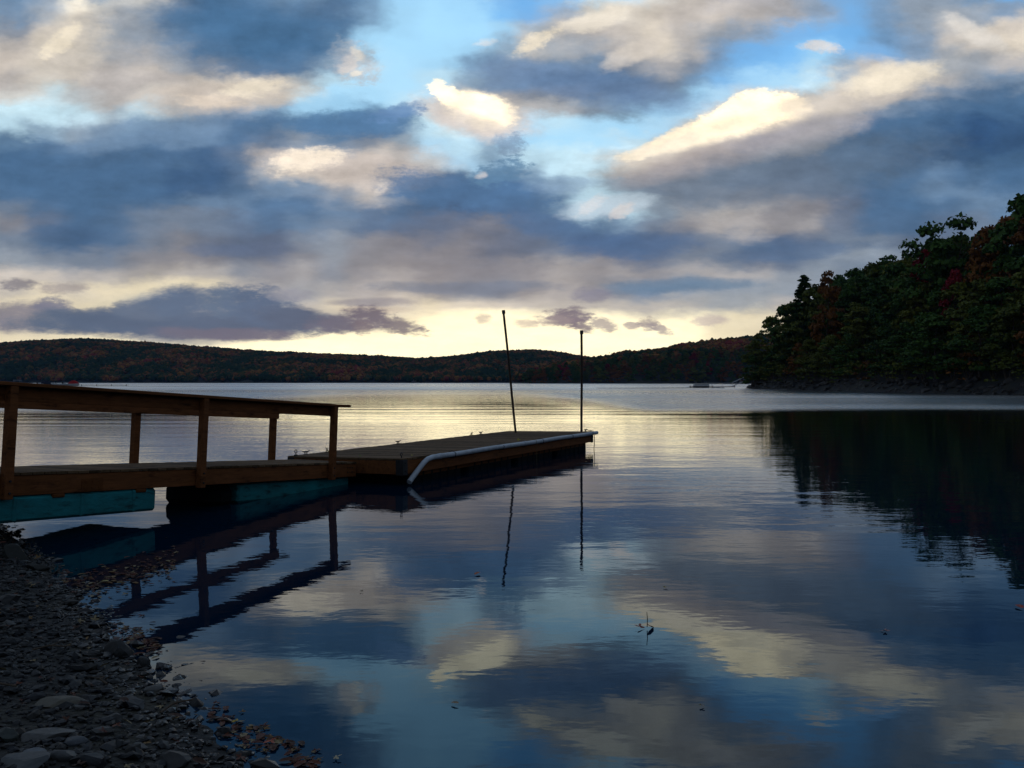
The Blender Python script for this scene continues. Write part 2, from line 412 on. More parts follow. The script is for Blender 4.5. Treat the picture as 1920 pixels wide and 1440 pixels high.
# the long white pipe along the right edge, its near end bent down to the water
pts = [(.06, -.075, -.375), (.18, -.075, -.30), (.36, -.075, -.19), (.52, -.075, -.10), (.64, -.075, -.055), (.80, -.075, -.035)]
for s in np.arange(1.2, L-.1, .37): pts.append((s, -.072+.004*math.sin(s*3), -.034+.004*math.sin(s*2.1+1)))
pts.append((L+.10, -.072, -.036))
k = MB(); k.tube(pts, .043, 16)
pp = k.build('pipe_bumper', M_pvc, dk)
for s in (.98, 4.4, 7.6):
    k = MB(); k.tube([(s, -.0735, -.034), (s+.09, -.0735, -.034)], .0475, 16); k.build('pipe_coupling', M_pvc, pp)
for s in (1.5, 3.4, 5.3, 7.0, 8.3):
    k = MB(); k.tube([(s, .02, .006), (s, -.06, .022), (s, -.128, -.02), (s, -.11, -.085), (s, -.006, -.1)], .006, 6); k.build('pipe_strap', M_dark, pp)
# weeds sprouting through the deck gaps
M_weed = simple('dry_weed', (.09, .09, .03), .8, .3, 20, 0)
for n_, (sx_, sy_, lab) in enumerate(((1.0, DW-.06, 'small tuft of dry weed on the near left edge of the dock'),
                                   (6.45, DW-.07, 'wispy weed tuft growing at the far left edge of the dock'))):
    px_ = Mf @ Vector((sx_, sy_, 0)); k = MB()
    for i in range(9):
        an = random.uniform(0, 6.28); h_ = random.uniform(.05, .11); sp = random.uniform(.01, .05)
        k.tube([(random.uniform(-.05, .05), random.uniform(-.02, .02), -.005), (sp*.4*math.cos(an), sp*.4*math.sin(an), h_*.6), (sp*math.cos(an), sp*math.sin(an), h_)], [.004, .003, .001], 4)
    q = k.build('weed_tuft', M_weed); q.location = px_; tag(q, lab, 'weed')
# poles
def pole(base, top, r, label):
    b_, t_ = Vector(base), Vector(top); d = t_-b_
    b0 = b_ - d*((b_.z+1.2)/d.z)
    o_ = empty('mooring_pole', b0, label=label, cat='pole', group='mooring poles at the far end of the dock')
    k = MB(); n = 9
    k.tube([(t_-b0)*(i/(n-1)) + Vector((.004*math.sin(i*1.3), .004*math.cos(i*1.9), 0)) for i in range(n)], r, 12); k.build('shaft', M_steel, o_)
    k = MB(); T = t_-b0; dn = d.normalized(); k.tube([T-dn*.07, T+dn*.012, T+dn*.02], [r*1.5, r*1.5, r*1.1], 12); k.build('pole_cap', M_dark, o_)
    return o_
P1b = at(967, 811, .40); P1t = atd(944, 583, P1b[1]); P2b = (1.70, 21.62, .43); P2t = atd(1090.5, 621, 21.62)
pole(P1b, P1t, .028, 'taller thin steel pole leaning left at the far left corner of the dock')
pole(P2b, P2t, .029, 'shorter thin steel pole standing upright at the far right corner of the dock')
# ropes
c0 = Mf @ Vector((L-.04, -.02, -.02)); k = MB()
k.tube([c0+Vector((0, 0, .03)), c0+Vector((.02, -.03, .02)), c0+Vector((.03, -.04, -.1)), c0+Vector((.035, -.035, -.25)), c0+Vector((.02, -.03, -.42))], .009, 6)
k.tube([c0+Vector((-.16, .15, .07)), c0+Vector((-.1, .08, .045)), c0+Vector((-.03, .0, .04)), c0+Vector((0, -.02, .03))], .008, 6)
tag(k.build('rope', M_rope), 'dark mooring rope hanging into the water from the far right dock corner', 'rope')
c0 = Mf @ Vector((4.9, -.13, -.02)); k = MB()
k.tube([c0+Vector((-.06, .2, .03)), c0+Vector((0, .03, .04)), c0+Vector((.01, -.01, -.02)), c0+Vector((.01, -.01, -.44))], .004, 5)
tag(k.build('cord', M_rope), 'thin pale cord hanging over the white pipe at the middle of the dock', 'cord')

# ------------------------------------------------------------------ leaves
def leaf_shape(kind, s):
    if kind == 0:                              # lobed maple-like leaf
        out = []
        for i in range(20):
            q = 2*math.pi*i/20
            r = s*(.62+.38*math.cos(5*q))*(.85+.3*math.cos(q)) if True else s
            out.append((r*math.cos(q), r*math.sin(q), .12*s*math.cos(2*q+.5)))
    else:
        out = []
        for i in range(14):
            q = 2*math.pi*i/14
            out.append((s*math.cos(q), .5*s*math.sin(q)*(1+.12*(-1)**i), .15*s*math.sin(q)**2))
    return out
def add_leaf(V, Fc, pos, s, kind, rz, tilt, ta):
    R = Matrix.Rotation(ta, 3, 'Z') @ Matrix.Rotation(tilt, 3, 'X') @ Matrix.Rotation(rz, 3, 'Z')
    pts = leaf_shape(kind, s); b = len(V); c = Vector((0, 0, -.02*s))
    V.append(tuple(Vector(pos)+R@c))
    for p in pts: V.append(tuple(Vector(pos)+R@Vector(p)))
    n = len(pts)
    for i in range(n): Fc.append((b, b+1+i, b+1+(i+1) % n))
def leafmat(name, cols, spec=.25):
    m, t, b, o = material(name); ge = t.new('ShaderNodeNewGeometry')
    stops = [(i/len(cols), c) for i, c in enumerate(cols)]
    t.put(b.inputs['Base Color'], t.ramp(ge.outputs['Random Per Island'], stops, 'CONSTANT')); b.inputs['Roughness'].default_value = .6
    b.inputs['Specular IOR Level'].default_value = spec
    return m
M_litter = leafmat('fallen_leaves', [(.10, .025, .010), (.07, .023, .011), (.08, .022, .014), (.17, .10, .035), (.045, .018, .010), (.10, .034, .022), (.04, .016, .010), (.22, .17, .09)])
V, Fc = [], []
cnt = 0
while cnt < 400:                               # blown in among the stones
    x = random.uniform(-7.2, .2); y = random.uniform(2.2, 10.5)
    d = float(sdist(np.array([x]), np.array([y]), SHORE + [(60, -60), (-400, -60)])[0])
    if d < .02 or random.random() > math.exp(-d/1.1)+.12: continue
    add_leaf(V, Fc, (x, y, gz(x, y)+random.uniform(.02, .05)), random.uniform(.018, .038), random.choice((0, 0, 1)), random.uniform(0, 6.28), random.uniform(0, .7), random.uniform(0, 6.28)); cnt += 1
q = mesh_np('leaf_litter', V, Fc, M_litter); tag(q, 'brown and orange fallen leaves scattered over the pebble beach', 'leaf litter', kind='stuff')
V, Fc = [], []; cnt = 0
while cnt < 520:                               # drifted raft along the waterline
    if random.random() < .68: px = random.uniform(40, 330); py = 1118 - (px-40)*.20 + random.gauss(0, 15); 
    elif random.random() < .5: px = random.uniform(180, 300); py = 1175+(px-180)*.3+random.gauss(0, 12)
    else: px = random.uniform(390, 600); py = 1340+(px-390)*.45+random.gauss(0, 14)
    if py < 900: continue
    p = at(px, py, .004)
    if gz(p[0], p[1]) > -.004: continue
    add_leaf(V, Fc, (p[0], p[1], .005+random.uniform(0, .003)), random.uniform(.018, .038), random.choice((0, 0, 1)), random.uniform(0, 6.28), random.uniform(0, .05), random.uniform(0, 6.28)); cnt += 1
q = mesh_np('drifted_leaves', V, Fc, M_litter); tag(q, 'raft of drifted autumn leaves floating along the pebbled waterline', 'leaves', kind='stuff')
LF = [(895, 1075, .055, 'orange brown leaf floating alone on dark blue water below the leaning pole reflection', (.36, .10, .03)),
      (1247, 1100, .04, 'small yellowish leaf floating right of the pole reflections', (.3, .24, .08)),
      (1660, 1182, .05, 'pale pinkish leaf floating far out on dark blue water', (.34, .2, .2)),
      (1912, 1137, .06, 'dark red leaf floating at the right edge of the picture', (.3, .04, .02)),
      (1315, 1322, .03, 'small dull leaf floating in the lower middle right', (.2, .17, .1)),
      (629, 1420, .035, 'small pale leaf floating nearest the picture bottom beside the pebbles', (.42, .36, .24)),
      (853, 1318, .03, 'faint tan leaf floating in the lower middle', (.28, .2, .12)),
      (443, 1352, .06, 'yellow leaf floating just off the pebble edge', (.42, .30, .06)),
      (508, 1388, .055, 'rusty red leaf floating off the lowest pebbles', (.33, .09, .05)),
      (195, 1090, .05, 'pale yellow leaf floating near the gangway reflection', (.4, .34, .14)),
      (677, 1108, .03, 'small dark leaf floating by the end of the handrail reflection', (.08, .06, .03))]
for i, (px, py, s_, lab, c) in enumerate(LF):
    V, Fc = [], []
    add_leaf(V, Fc, (0, 0, 0), s_*.75, 0 if i % 3 else 1, random.uniform(0, 6.28), .12, random.uniform(0, 6.28))
    q = mesh_np('floating_leaf', V, Fc, simple('leaf_skin', c, .6, .3, 40, 0)); q.location = at(px, py, .012)
    tag(q, lab, 'leaf', 'single leaves floating on the lake')
p = at(1208, 1176, .012); q = empty('curled_leaf', p, label='curled red brown leaf with an upright stem floating on a bright reflection', cat='leaf', group='single leaves floating on the lake')
V, Fc = [], []; add_leaf(V, Fc, (-.03, 0, .004), .042, 0, .4, .3, 1.); add_leaf(V, Fc, (.04, 0, .006), .04, 1, 2., .5, 2.)
mesh_np('leaf_blade', V, Fc, simple('leaf_skin', (.3, .09, .07), .6, .3, 40, 0), q)
k = MB(); k.tube([(.02, 0, 0), (.022, 0, .05), (.018, 0, .10)], [.003, .003, .002], 5); k.build('leaf_stem', M_weed, q)
p = Mf @ Vector((4.75, .22, .012)); V, Fc = [], []; add_leaf(V, Fc, (0, 0, .012), .055, 0, 0, .9, .3)
q = mesh_np('leaf_on_dock', V, Fc, simple('leaf_skin', (.38, .32, .05), .6, .3, 40, 0)); q.location = p; tag(q, 'yellow green leaf standing on the dock boards beside the white pipe', 'leaf')
for sx_, sy_, lab, c in ((.55, .18, 'small yellow leaf lying at the near corner of the dock', (.35, .28, .08)), (.25, 1.0, 'small green leaf lying on the near end boards of the dock', (.14, .2, .05))):
    V, Fc = [], []; add_leaf(V, Fc, (0, 0, .012), .035, 0, 0, .4, .3)
    q = mesh_np('leaf_on_dock', V, Fc, simple('leaf_skin', c, .6, .3, 40, 0)); q.location = Mf @ Vector((sx_, sy_, .004)); tag(q, lab, 'leaf')

# ------------------------------------------------------------------ stones
import bmesh
def ico(sub):
    bm = bmesh.new(); bmesh.ops.create_icosphere(bm, subdivisions=sub, radius=1.)
    V = np.array([v.co[:] for v in bm.verts]); Fc = np.array([[v.index for v in f.verts] for f in bm.faces]); bm.free(); return V, Fc
IC = {1: ico(1), 2: ico(2), 3: ico(3)}
def rotm(n):
    q = RNG.normal(size=(n, 4)); return q
def scatter_stones(P, S, sub, flat, tilt=.25):
    V0, F0 = IC[sub]; n = len(P)
    dirs = V0[None]*(1 + RNG.normal(0, .16, (n, len(V0), 1)))
    # facets: clip along random planes for the broken shale look
    for _ in range(4):
        pl = RNG.normal(size=(n, 3)); pl /= np.linalg.norm(pl, axis=1, keepdims=True); off = RNG.uniform(.45, .8, n)
        dp = np.einsum('nvk,nk->nv', dirs, pl); ex = np.clip(dp-off[:, None], 0, None)
        dirs = dirs - ex[..., None]*pl[:, None, :]
    sc = np.stack([RNG.uniform(.8, 1.5, n), RNG.uniform(.6, 1.0, n), RNG.uniform(flat*.7, flat*1.4, n)], 1)*S[:, None]
    A = dirs*sc[:, None, :]
    az = RNG.uniform(0, 6.283, n); tx = RNG.normal(0, tilt, n); ca, sa, ct, st_ = np.cos(az), np.sin(az), np.cos(tx), np.sin(tx)
    y1 = A[..., 1]*ct[:, None]-A[..., 2]*st_[:, None]; z1 = A[..., 1]*st_[:, None]+A[..., 2]*ct[:, None]
    x2 = A[..., 0]*ca[:, None]-y1*sa[:, None]; y2 = A[..., 0]*sa[:, None]+y1*ca[:, None]
    Vn = np.stack([x2, y2, z1], -1) + P[:, None, :]
    Fn = F0[None] + (np.arange(n)*len(V0))[:, None, None]
    return Vn.reshape(-1, 3), Fn.reshape(-1, 3)
m, t, b, o = material('shale_stone'); M_stone = m
ge = t.new('ShaderNodeNewGeometry'); tc = t.new('ShaderNodeTexCoord')
nn = t.noise(tc.outputs['Object'], 45, 5, .65)
cr = t.ramp(ge.outputs['Random Per Island'], [(0, (.003, .005, .008)), (.35, (.008, .011, .018)), (.6, (.017, .019, .025)), (.8, (.014, .011, .009)), (.9, (.035, .035, .035)), (1, (.12, .12, .12))])
t.put(b.inputs['Base Color'], t.mix(.7, cr, t.mix(nn, (.2, .2, .2), (.8, .8, .8)), 'MULTIPLY'))
sxz = t.new('ShaderNodeSeparateXYZ'); t.l.new(ge.outputs['Position'], sxz.inputs[0])
t.put(b.inputs['Roughness'], t.rng(sxz.outputs[2], .01, .06, .22, .62)); b.inputs['Specular IOR Level'].default_value = .4
bump(t, b, nn, .5, .004)
LP = SHORE + [(60, -60), (-400, -60)]
def beach_pts(n, lo=-.35, x0=-8.5, x1=2.2, y0=1.6, y1=12.5):
    out = np.zeros((0, 3))
    while len(out) < n:
        x = RNG.uniform(x0, x1, n*2); y = RNG.uniform(y0, y1, n*2)
        d = sdist(x, y, LP)
        dens = np.clip(1.15-np.hypot(x, y)/16, .3, 1)
        keep = (d > lo*.9) & (RNG.random(len(x)) < dens) & ((d > .12) | (RNG.random(len(x)) < np.clip(.75+d*1.6, .03, 1)))
        keep &= ~((d > 4.2))
        z = ground_z(x, y); P_ = np.stack([x, y, z], 1)[keep]; out = np.vstack([out, P_])
    return out[:n]
P_ = beach_pts(30000); S_ = RNG.lognormal(math.log(.0155), .45, len(P_)); P_[:, 2] += S_*.25
V1, F1 = scatter_stones(P_, S_, 1, .5)
P_ = beach_pts(2600); S2 = RNG.lognormal(math.log(.026), .36, len(P_)); P_[:, 2] += S2*.15
V2, F2 = scatter_stones(P_, S2, 1, .42)
q = mesh_np('pebbles', np.vstack([V1, V2]), np.vstack([F1, F2+len(V1)]), M_stone); tag(q, 'dark grey shale pebbles covering the shore at the lower left', 'pebbles', kind='stuff')
ST = [  # px, py(centre), width px, flatness, label
    (225, 1216, 54, .75, 'big rounded black stone right at the waterline near the handrail reflection', (.02, .021, .024)),
    (268, 1243, 32, .85, 'dark upright stone beside the big rounded black one, touching the water', (.02, .02, .022)),
    (302, 1249, 33, .45, 'wet angular stone standing alone in the shallow water', (.035, .037, .04)),
    (332, 1204, 44, .18, 'low flat dark slab barely above the water beyond the other stones', (.03, .022, .02)),
    (114, 1319, 78, .22, 'long narrow tan slab lying across the pebbles', (.13, .115, .085)),
    (92, 1376, 84, .30, 'wide pale grey slab above the bottom left corner', (.12, .12, .12)),
    (140, 1388, 46, .35, 'blue grey slab touching the right side of the wide pale slab', (.07, .08, .095)),
    (116, 1414, 52, .5, 'pale rounded stone near the bottom below the wide slab', (.10, .105, .11)),
    (54, 1412, 50, .4, 'bluish light stone left of the pale rounded stone', (.15, .17, .2)),
    (40, 1432, 100, .2, 'broad flat slab cut by the bottom left corner of the picture', (.09, .10, .11)),
    (168, 1424, 66, .6, 'large black boulder at the bottom edge', (.018, .02, .026)),
    (320, 1424, 62, .5, 'dark grey wedge shaped stone at the bottom near the water', (.05, .05, .052)),
    (10, 1378, 44, .7, 'dark green grey rounded stone at the left picture edge', (.035, .045, .04)),
    (15, 1122, 60, .3, 'dark flat slab at the left edge halfway up the beach', (.04, .042, .045)),
    (368, 1319, 32, .7, 'black blocky stone poking into the lake below the mid beach', (.022, .022, .025)),
    (417, 1372, 34, .6, 'dark stone in the leaf strewn shallows lower on the beach', (.03, .03, .033)),
    (290, 1291, 38, .25, 'thin pale flat stone behind the waterline stones', (.09, .088, .085)),
    (160, 1146, 30, .4, 'dark stone at the upper waterline beside the drifted leaves', (.03, .03, .035)),
    (27, 1035, 60, .6, 'dark mossy boulder under the gangway at the left edge', (.025, .028, .026)),
    (70, 1062, 40, .45, 'dark low rock on the pebbles beneath the gangway', (.03, .032, .03)),
    (452, 1415, 36, .5, 'small dark rock near the lowest end of the beach', (.03, .028, .028)),
    (215, 1345, 40, .5, 'mid grey lumpy stone in the middle of the lower beach', (.05, .052, .055)),
    (255, 1400, 44, .4, 'grey flat stone between the black boulder and the wedge', (.06, .06, .06)),
]
for i, (px, py, wpx, fl, lab, c) in enumerate(ST):
    p = at_ground(px, py+wpx*fl*.3); sz = wpx/F*p[1]/2
    V0, F0 = IC[3]; r = np.random.default_rng(50+i); A = V0.copy()
    A *= (1+.07*hnoise(V0[:, 0]*1.3+i, V0[:, 1]*1.3+V0[:, 2]*.7, .35, i))[:, None]
    for _ in range(10):
        pl = r.normal(size=3); pl /= np.linalg.norm(pl); off = r.uniform(.5, .85); A -= np.clip(A@pl-off, 0, None)[:, None]*pl[None]
    A += r.normal(0, .008, A.shape)
    A *= np.array([1.18, r.uniform(.7, 1.0), fl*1.15])[None]*sz
    q = mesh_np('shore_stone', A, F0, simple('stone_face', tuple(v_*.62 for v_ in c), .5 if 'wet' not in lab else .2, .4, 40, .5, .004)); q.rotation_euler = (r.normal(0, .12), r.normal(0, .12), r.normal(0, .25))
    q.location = (p[0], p[1], max(p[2], -.02 if fl < .3 else -.01)+sz*fl*.35); tag(q, lab, 'stone', 'larger stones lying on the pebble shore')

for i, (px, py, l_, a_, lab) in enumerate(((60, 1230, .22, .4, 'thin pale twig lying on the upper pebbles'), (200, 1295, .16, 2.2, 'short dark twig lying among the middle pebbles'), (300, 1350, .25, 1.1, 'forked brown twig lying near the lower waterline'), (30, 1300, .2, 2.8, 'crooked twig lying at the left edge above the slabs'))):
    p = at_ground(px, py); k = MB(); k.tube([(0, 0, 0), (l_*.4, .02, .01), (l_*.75, -.01, .004), (l_, .015, .0)], [.006, .005, .004, .002], 6)
    k.tube([(l_*.45, .015, .01), (l_*.65, .06, .02), (l_*.8, .07, .015)], [.004, .003, .0015], 5)
    q = k.build('twig', M_bark); q.location = (p[0], p[1], p[2]+.035); q.rotation_euler = (0, 0, a_); tag(q, lab, 'twig', 'twigs on the pebble shore')

# ------------------------------------------------------------------ trees
def foliage(name, c, c2, sc=.5):
    m, t, b, o = material(name)
    oi = t.new('ShaderNodeObjectInfo'); ge = t.new('ShaderNodeNewGeometry'); tc = t.new('ShaderNodeTexCoord')
    n = t.noise(tc.outputs['Object'], sc, 2); f = t.m('MULTIPLY_ADD', ge.outputs['Random Per Island'], .35, t.m('MULTIPLY_ADD', n, .9, -.25))
    f = t.m('ADD', f, t.m('MULTIPLY_ADD', oi.outputs['Random'], .5, -.3), clamp=True)
    t.put(b.inputs['Base Color'], t.mix(f, c, c2)); b.inputs['Roughness'].default_value = .75; b.inputs['Specular IOR Level'].default_value = .15
    return m
FOL = {'dark green': foliage('leaves_dark_green', (.030, .066, .014), (.085, .16, .030)),
       'olive green': foliage('leaves_olive', (.060, .078, .013), (.17, .18, .032)),
       'yellow green': foliage('leaves_yellow_green', (.09, .10, .014), (.20, .20, .035)),
       'orange brown': foliage('leaves_orange', (.13, .05, .014), (.30, .12, .026)),
       'crimson': foliage('leaves_crimson', (.15, .012, .016), (.34, .026, .04))}
def quads_at(C, N, S, asp=.75):
    n = len(C); r = RNG.normal(size=(n, 3)); T = np.cross(N, r); T /= np.linalg.norm(T, axis=1, keepdims=True)+1e-9
    B = np.cross(N, T); T = T*S[:, None]; B = B*(S*asp)[:, None]
    V = np.stack([C-T-B*.4, C-B, C+T+B*.3, C+B], 1).reshape(-1, 3)
    return V, np.arange(4*n).reshape(n, 4)
def crown_broad(nclump, nleaf, H=16., R=4.6, base=.10, seed=0, leaf=.30):
    r = np.random.default_rng(seed); C = []; N = []
    for i in range(nclump):
        hh = r.uniform(0, 1)**.85; z = H*(base+(.95-base)*hh)
        prof = math.sin(min(1, (hh*.92+.12))*math.pi)**.55*(1.02-.35*hh)
        an = r.uniform(0, 6.283); rad = R*prof*r.uniform(.35, 1.0)**.5*(1+.18*math.sin(3*an+seed))
        cc = np.array([rad*math.cos(an), rad*math.sin(an), z]); cr = r.uniform(.7, 1.5)*R/4.6
        n = int(nleaf*cr*cr/1.2); d = r.normal(size=(n, 3)); d /= np.linalg.norm(d, axis=1, keepdims=True)
        d[:, 2] = np.where(d[:, 2] < -.2, -d[:, 2]*.6, d[:, 2])
        rr = cr*(1-.55*r.random(n)**2.2)
        C.append(cc + d*rr[:, None]*np.array([1.15, 1.15, .72])); N.append(d*.6+r.normal(0, .55, (n, 3))+np.array([0, 0, .35]))
    C = np.vstack(C); N = np.vstack(N); N /= np.linalg.norm(N, axis=1, keepdims=True)
    return quads_at(C, N, r.uniform(.6, 1.35, len(C))*leaf)
def crown_pine(H=18., seed=0):
    r = np.random.default_rng(seed); C = []; N = []
    z = H*.12
    while z < H*.99:
        f = (1-z/H); L_ = 3.6*f**.8+.25
        for j in range(r.integers(4, 7)):
            an = r.uniform(0, 6.283); l = L_*r.uniform(.55, 1.15); n = int(60*l)+20
            tt = r.random(n)**.7; d = np.array([math.cos(an), math.sin(an), .12])
            C.append(np.array([0, 0, z])+tt[:, None]*l*d+r.normal(0, .10+.12*l/3, (n, 3))*np.array([1, 1, .45])); N.append(r.normal(0, .5, (n, 3))+np.array([0, 0, 1.]))
        z += r.uniform(.28, .5)
    C = np.vstack(C); N = np.vstack(N); N /= np.linalg.norm(N, axis=1, keepdims=True)
    return quads_at(C, N, r.uniform(.7, 1.3, len(C))*.26)
def trunk_mesh(H, r0, seed, limbs=9, R=4.):
    r = random.Random(seed); k = MB(); pts = [(r.uniform(-.2, .2)*i/3, r.uniform(-.2, .2)*i/3, -1.0+i*(H*.86+1)/6) for i in range(7)]
    k.tube(pts, [r0*(1.25-.19*i) if i else r0*1.5 for i in range(7)], 7)
    for i in range(limbs):
        f = r.uniform(.22, .8); z = H*f; an = r.uniform(0, 6.28); l = R*r.uniform(.5, .95)*(1.1-f*.6)
        k.tube([(0, 0, z), (l*.5*math.cos(an), l*.5*math.sin(an), z+l*.35), (l*math.cos(an), l*math.sin(an), z+l*.55)], [r0*.4*(1.2-f), r0*.22, .03], 5)
    return k
PROTO = {}
def proto(kind, colr):
    key = (kind, colr)
    if key not in PROTO:
        if kind[0] == 'b': V, Fc = crown_broad(46, 66, seed=int(kind[1])*13+3, R=4.2+.35*int(kind[1]))
        elif kind[0] == 'f': V, Fc = crown_broad(26, 60, seed=int(kind[1])*17+5, R=5.0, base=-.04, leaf=.85)
        elif kind[0] == 's': V, Fc = crown_broad(16, 60, H=3.2, R=2.2, base=-.05, seed=int(kind[1])*7, leaf=.16)
        elif kind == 'gap': V, Fc = crown_broad(26, 62, seed=77, R=5.4, base=.45, leaf=.28)
        else: V, Fc = crown_pine(18, 4)
        me = mesh_np('crown', V, Fc, FOL[colr]); COL.objects.unlink(me); meC = me.data; bpy.data.objects.remove(me)
        meC.materials.clear(); meC.materials.append(FOL[colr])
        if kind[0] in 'bg' or kind == 'pine':
            k = trunk_mesh(16, .24, hash(kind) % 97 if False else sum(map(ord, kind)), 9 if kind[0] != 'p' else 0)
            to = k.build('trunk', M_bark); COL.objects.unlink(to); meT = to.data; bpy.data.objects.remove(to)
        elif kind[0] == 's':
            k = MB()
            for j in range(4): k.tube([(0, 0, -.2), (.5*math.cos(j*1.6), .5*math.sin(j*1.6), 1.6)], [.05, .02], 5)
            to = k.build('trunk', M_bark); COL.objects.unlink(to); meT = to.data; bpy.data.objects.remove(to)
        else: meT = None
        PROTO[key] = (meC, meT)
    return PROTO[key]
def tree(name, kind, colr, loc, h, label, group=None, wscale=1., cat='tree', H0=16.):
    mc, mt = proto(kind, colr)
    o_ = empty(name, loc, random.uniform(0, 6.28), label, cat, group); s_ = h/H0
    o_.scale = (s_*wscale, s_*wscale, s_)
    link(bpy.data.objects.new('crown', mc), o_)
    if mt: link(bpy.data.objects.new('trunk' if name != 'shrub' else 'stem', mt), o_)
    return o_
SIL = [(1396, 700), (1403, 668), (1410, 640), (1440, 592), (1470, 570), (1500, 548), (1560, 510), (1600, 494), (1640, 474), (1690, 456), (1720, 442), (1760, 424), (1830, 418), (1870, 406), (1900, 392), (1920, 372), (2100, 250)]
SPX = np.array([q[0] for q in SIL], float); SPY = np.array([q[1] for q in SIL], float)
def sil(px): return float(np.interp(px, SPX, SPY))
R = np.array(RIGHT[1:10], float)
seg = np.hypot(*(R[1:]-R[:-1]).T); cum = np.concatenate([[0], np.cumsum(seg)])
def along(s_, off):
    i = int(np.clip(np.searchsorted(cum, s_)-1, 0, len(seg)-1)); f = (s_-cum[i])/seg[i]; p = R[i]+(R[i+1]-R[i])*f
    d = (R[i+1]-R[i])/seg[i]; n = np.array([d[1], -d[0]]); return p+n*off
rows = [(4.5, .52), (9.5, .72), (15, .9), (22, 1.), (30, 1.)]
used = []; NR = 0
red_spots = [(1745, 478, 0), (1790, 520, 1)]
for ri, (off, frac) in enumerate(rows):
    s_ = 18 + (ri % 2)*2.5
    while s_ < cum[-1]-2:
        p = along(s_+random.uniform(-1, 1), off+random.uniform(-1.5, 1.5)); x, y = p
        s_ += random.uniform(4.6, 6.6) if ri < 3 else random.uniform(6.0, 8.0)
        if y < 60: continue
        px = 960+F*x/y
        if px < 1398 or px > 2060: continue
        if y > 236: continue
        z = gz(x, y); top = EYE+(HZ-sil(px-12 if ri > 2 else px))/F*y
        h = (top*frac*random.uniform(.9, 1.0)) - z
        if h < 4: continue
        h = min(h, 21)
        q = random.random()
        if ri < 2: c = 'orange brown' if q < .09 else 'yellow green' if q < .24 else 'olive green' if q < .62 else 'dark green'
        else: c = 'orange brown' if q < .10 else 'yellow green' if q < .18 else 'olive green' if q < .55 else 'dark green'
        if ri >= 2 and 1715 < px < 1800 and y < 150: c = 'crimson' if q < .55 else c
        if px > 1840 and ri < 2 and q < .14: c = 'orange brown'
        tree('leafy_tree', 'b%d' % random.randint(0, 4), c, (x, y, z-.2), h, f'{c} leafy tree crowded in the wood on the right hand shore', f'{c} trees in the wood on the right shore', random.uniform(.85, 1.15)*min(1.5, 16/max(h, 8))**.5)
        NR += 1
# named trees on the skyline
def sky_tree(name, kind, colr, px, ytop, d, label, wsc=1., H0=16.):
    x = (px-960)/F*d; z = gz(x, d); top = EYE+(HZ-ytop)/F*d
    tree(name, kind, colr, (x, d, z-.2), (top-z), label, None, wsc, H0=H0)
sky_tree('pine_tree', 'pine', 'dark green', 1507, 512, 196, 'pointed dark conifer rising above the skyline on the right hand wood', 1.2, 18.)
sky_tree('leafy_tree', 'b2', 'olive green', 1532, 528, 190, 'olive tree on the skyline touching the right side of the conifer', 1.)
sky_tree('leafy_tree', 'b1', 'olive green', 1494, 556, 200, 'rounded olive tree in front of the foot of the conifer', 1.1)
sky_tree('oak_tree', 'gap', 'dark green', 1745, 418, 148, 'open branched tree with gaps in its crown on the skyline left of the twin', .8)
sky_tree('oak_tree', 'gap', 'dark green', 1800, 405, 143, 'taller open branched tree with rounded clumps on the skyline above the red maple', .85)
sky_tree('maple_tree', 'b1', 'crimson', 1740, 452, 154, 'brightest crimson tree high in the wood on the right', .55)
sky_tree('maple_tree', 'b3', 'crimson', 1790, 500, 138, 'smaller dark red tree just below the brightest crimson one', .5)
sky_tree('maple_tree', 'b2', 'orange brown', 1842, 428, 138, 'rusty brown tree on the skyline right of the open branched trees', .7)
sky_tree('leafy_tree', 'b2', 'olive green', 1416, 634, 214, 'rounded olive tree at the very tip of the wooded point', 1.1)
sky_tree('leafy_tree', 'b0', 'dark green', 1411, 664, 212, 'low dark green tree leaning out at the tip of the wooded point', 1.3)
sky_tree('leafy_tree', 'b3', 'yellow green', 1447, 590, 214, 'yellow green tree second from the tip of the wooded point', .95)
sky_tree('leafy_tree', 'b1', 'dark green', 1474, 562, 206, 'dark green tree on the skyline just left of the conifer', .9)
sky_tree('leafy_tree', 'b4', 'dark green', 1925, 366, 133, 'tallest green tree on the skyline at the right picture edge', .9)
sky_tree('maple_tree', 'b0', 'orange brown', 1552, 505, 182, 'small reddish brown tree on the skyline right of the conifer', .6)
for i in range(46):
    s_ = 20+i*4.4; p = along(min(s_, cum[-1]-1), random.uniform(1.8, 3.0)); x, y = p
    px = 960+F*x/y
    if px > 2000 or px < 1395: continue
    c = random.choice(('dark green', 'olive green', 'olive green', 'orange brown', 'yellow green')); z = gz(x, y)
    tree('shrub', 's%d' % (i % 3), c, (x, y, z-.1), random.uniform(2.2, 4.2), f'{c} shrub on the rocky bank under the trees of the right shore', f'{c} shrubs along the right bank', random.uniform(1., 1.5), 'shrub', 3.2)
# rocks of the right bank
m_rock = simple('bank_rock', (.045, .04, .038), .7, .45, 1.5, .6, .1)
P_ = []; S_ = []
for i in range(620):
    p = along(random.uniform(5, cum[-1]-1), random.uniform(-.5, 2.6)); P_.append((p[0], p[1], max(gz(*p), -.1))); S_.append(random.uniform(.25, .8))
V, Fc = scatter_stones(np.array(P_), np.array(S_), 1, .6); q = mesh_np('bank_rocks', V, Fc, m_rock); tag(q, 'tumbled dark rocks lining the waterline of the wooded point', 'rocks', kind='stuff')

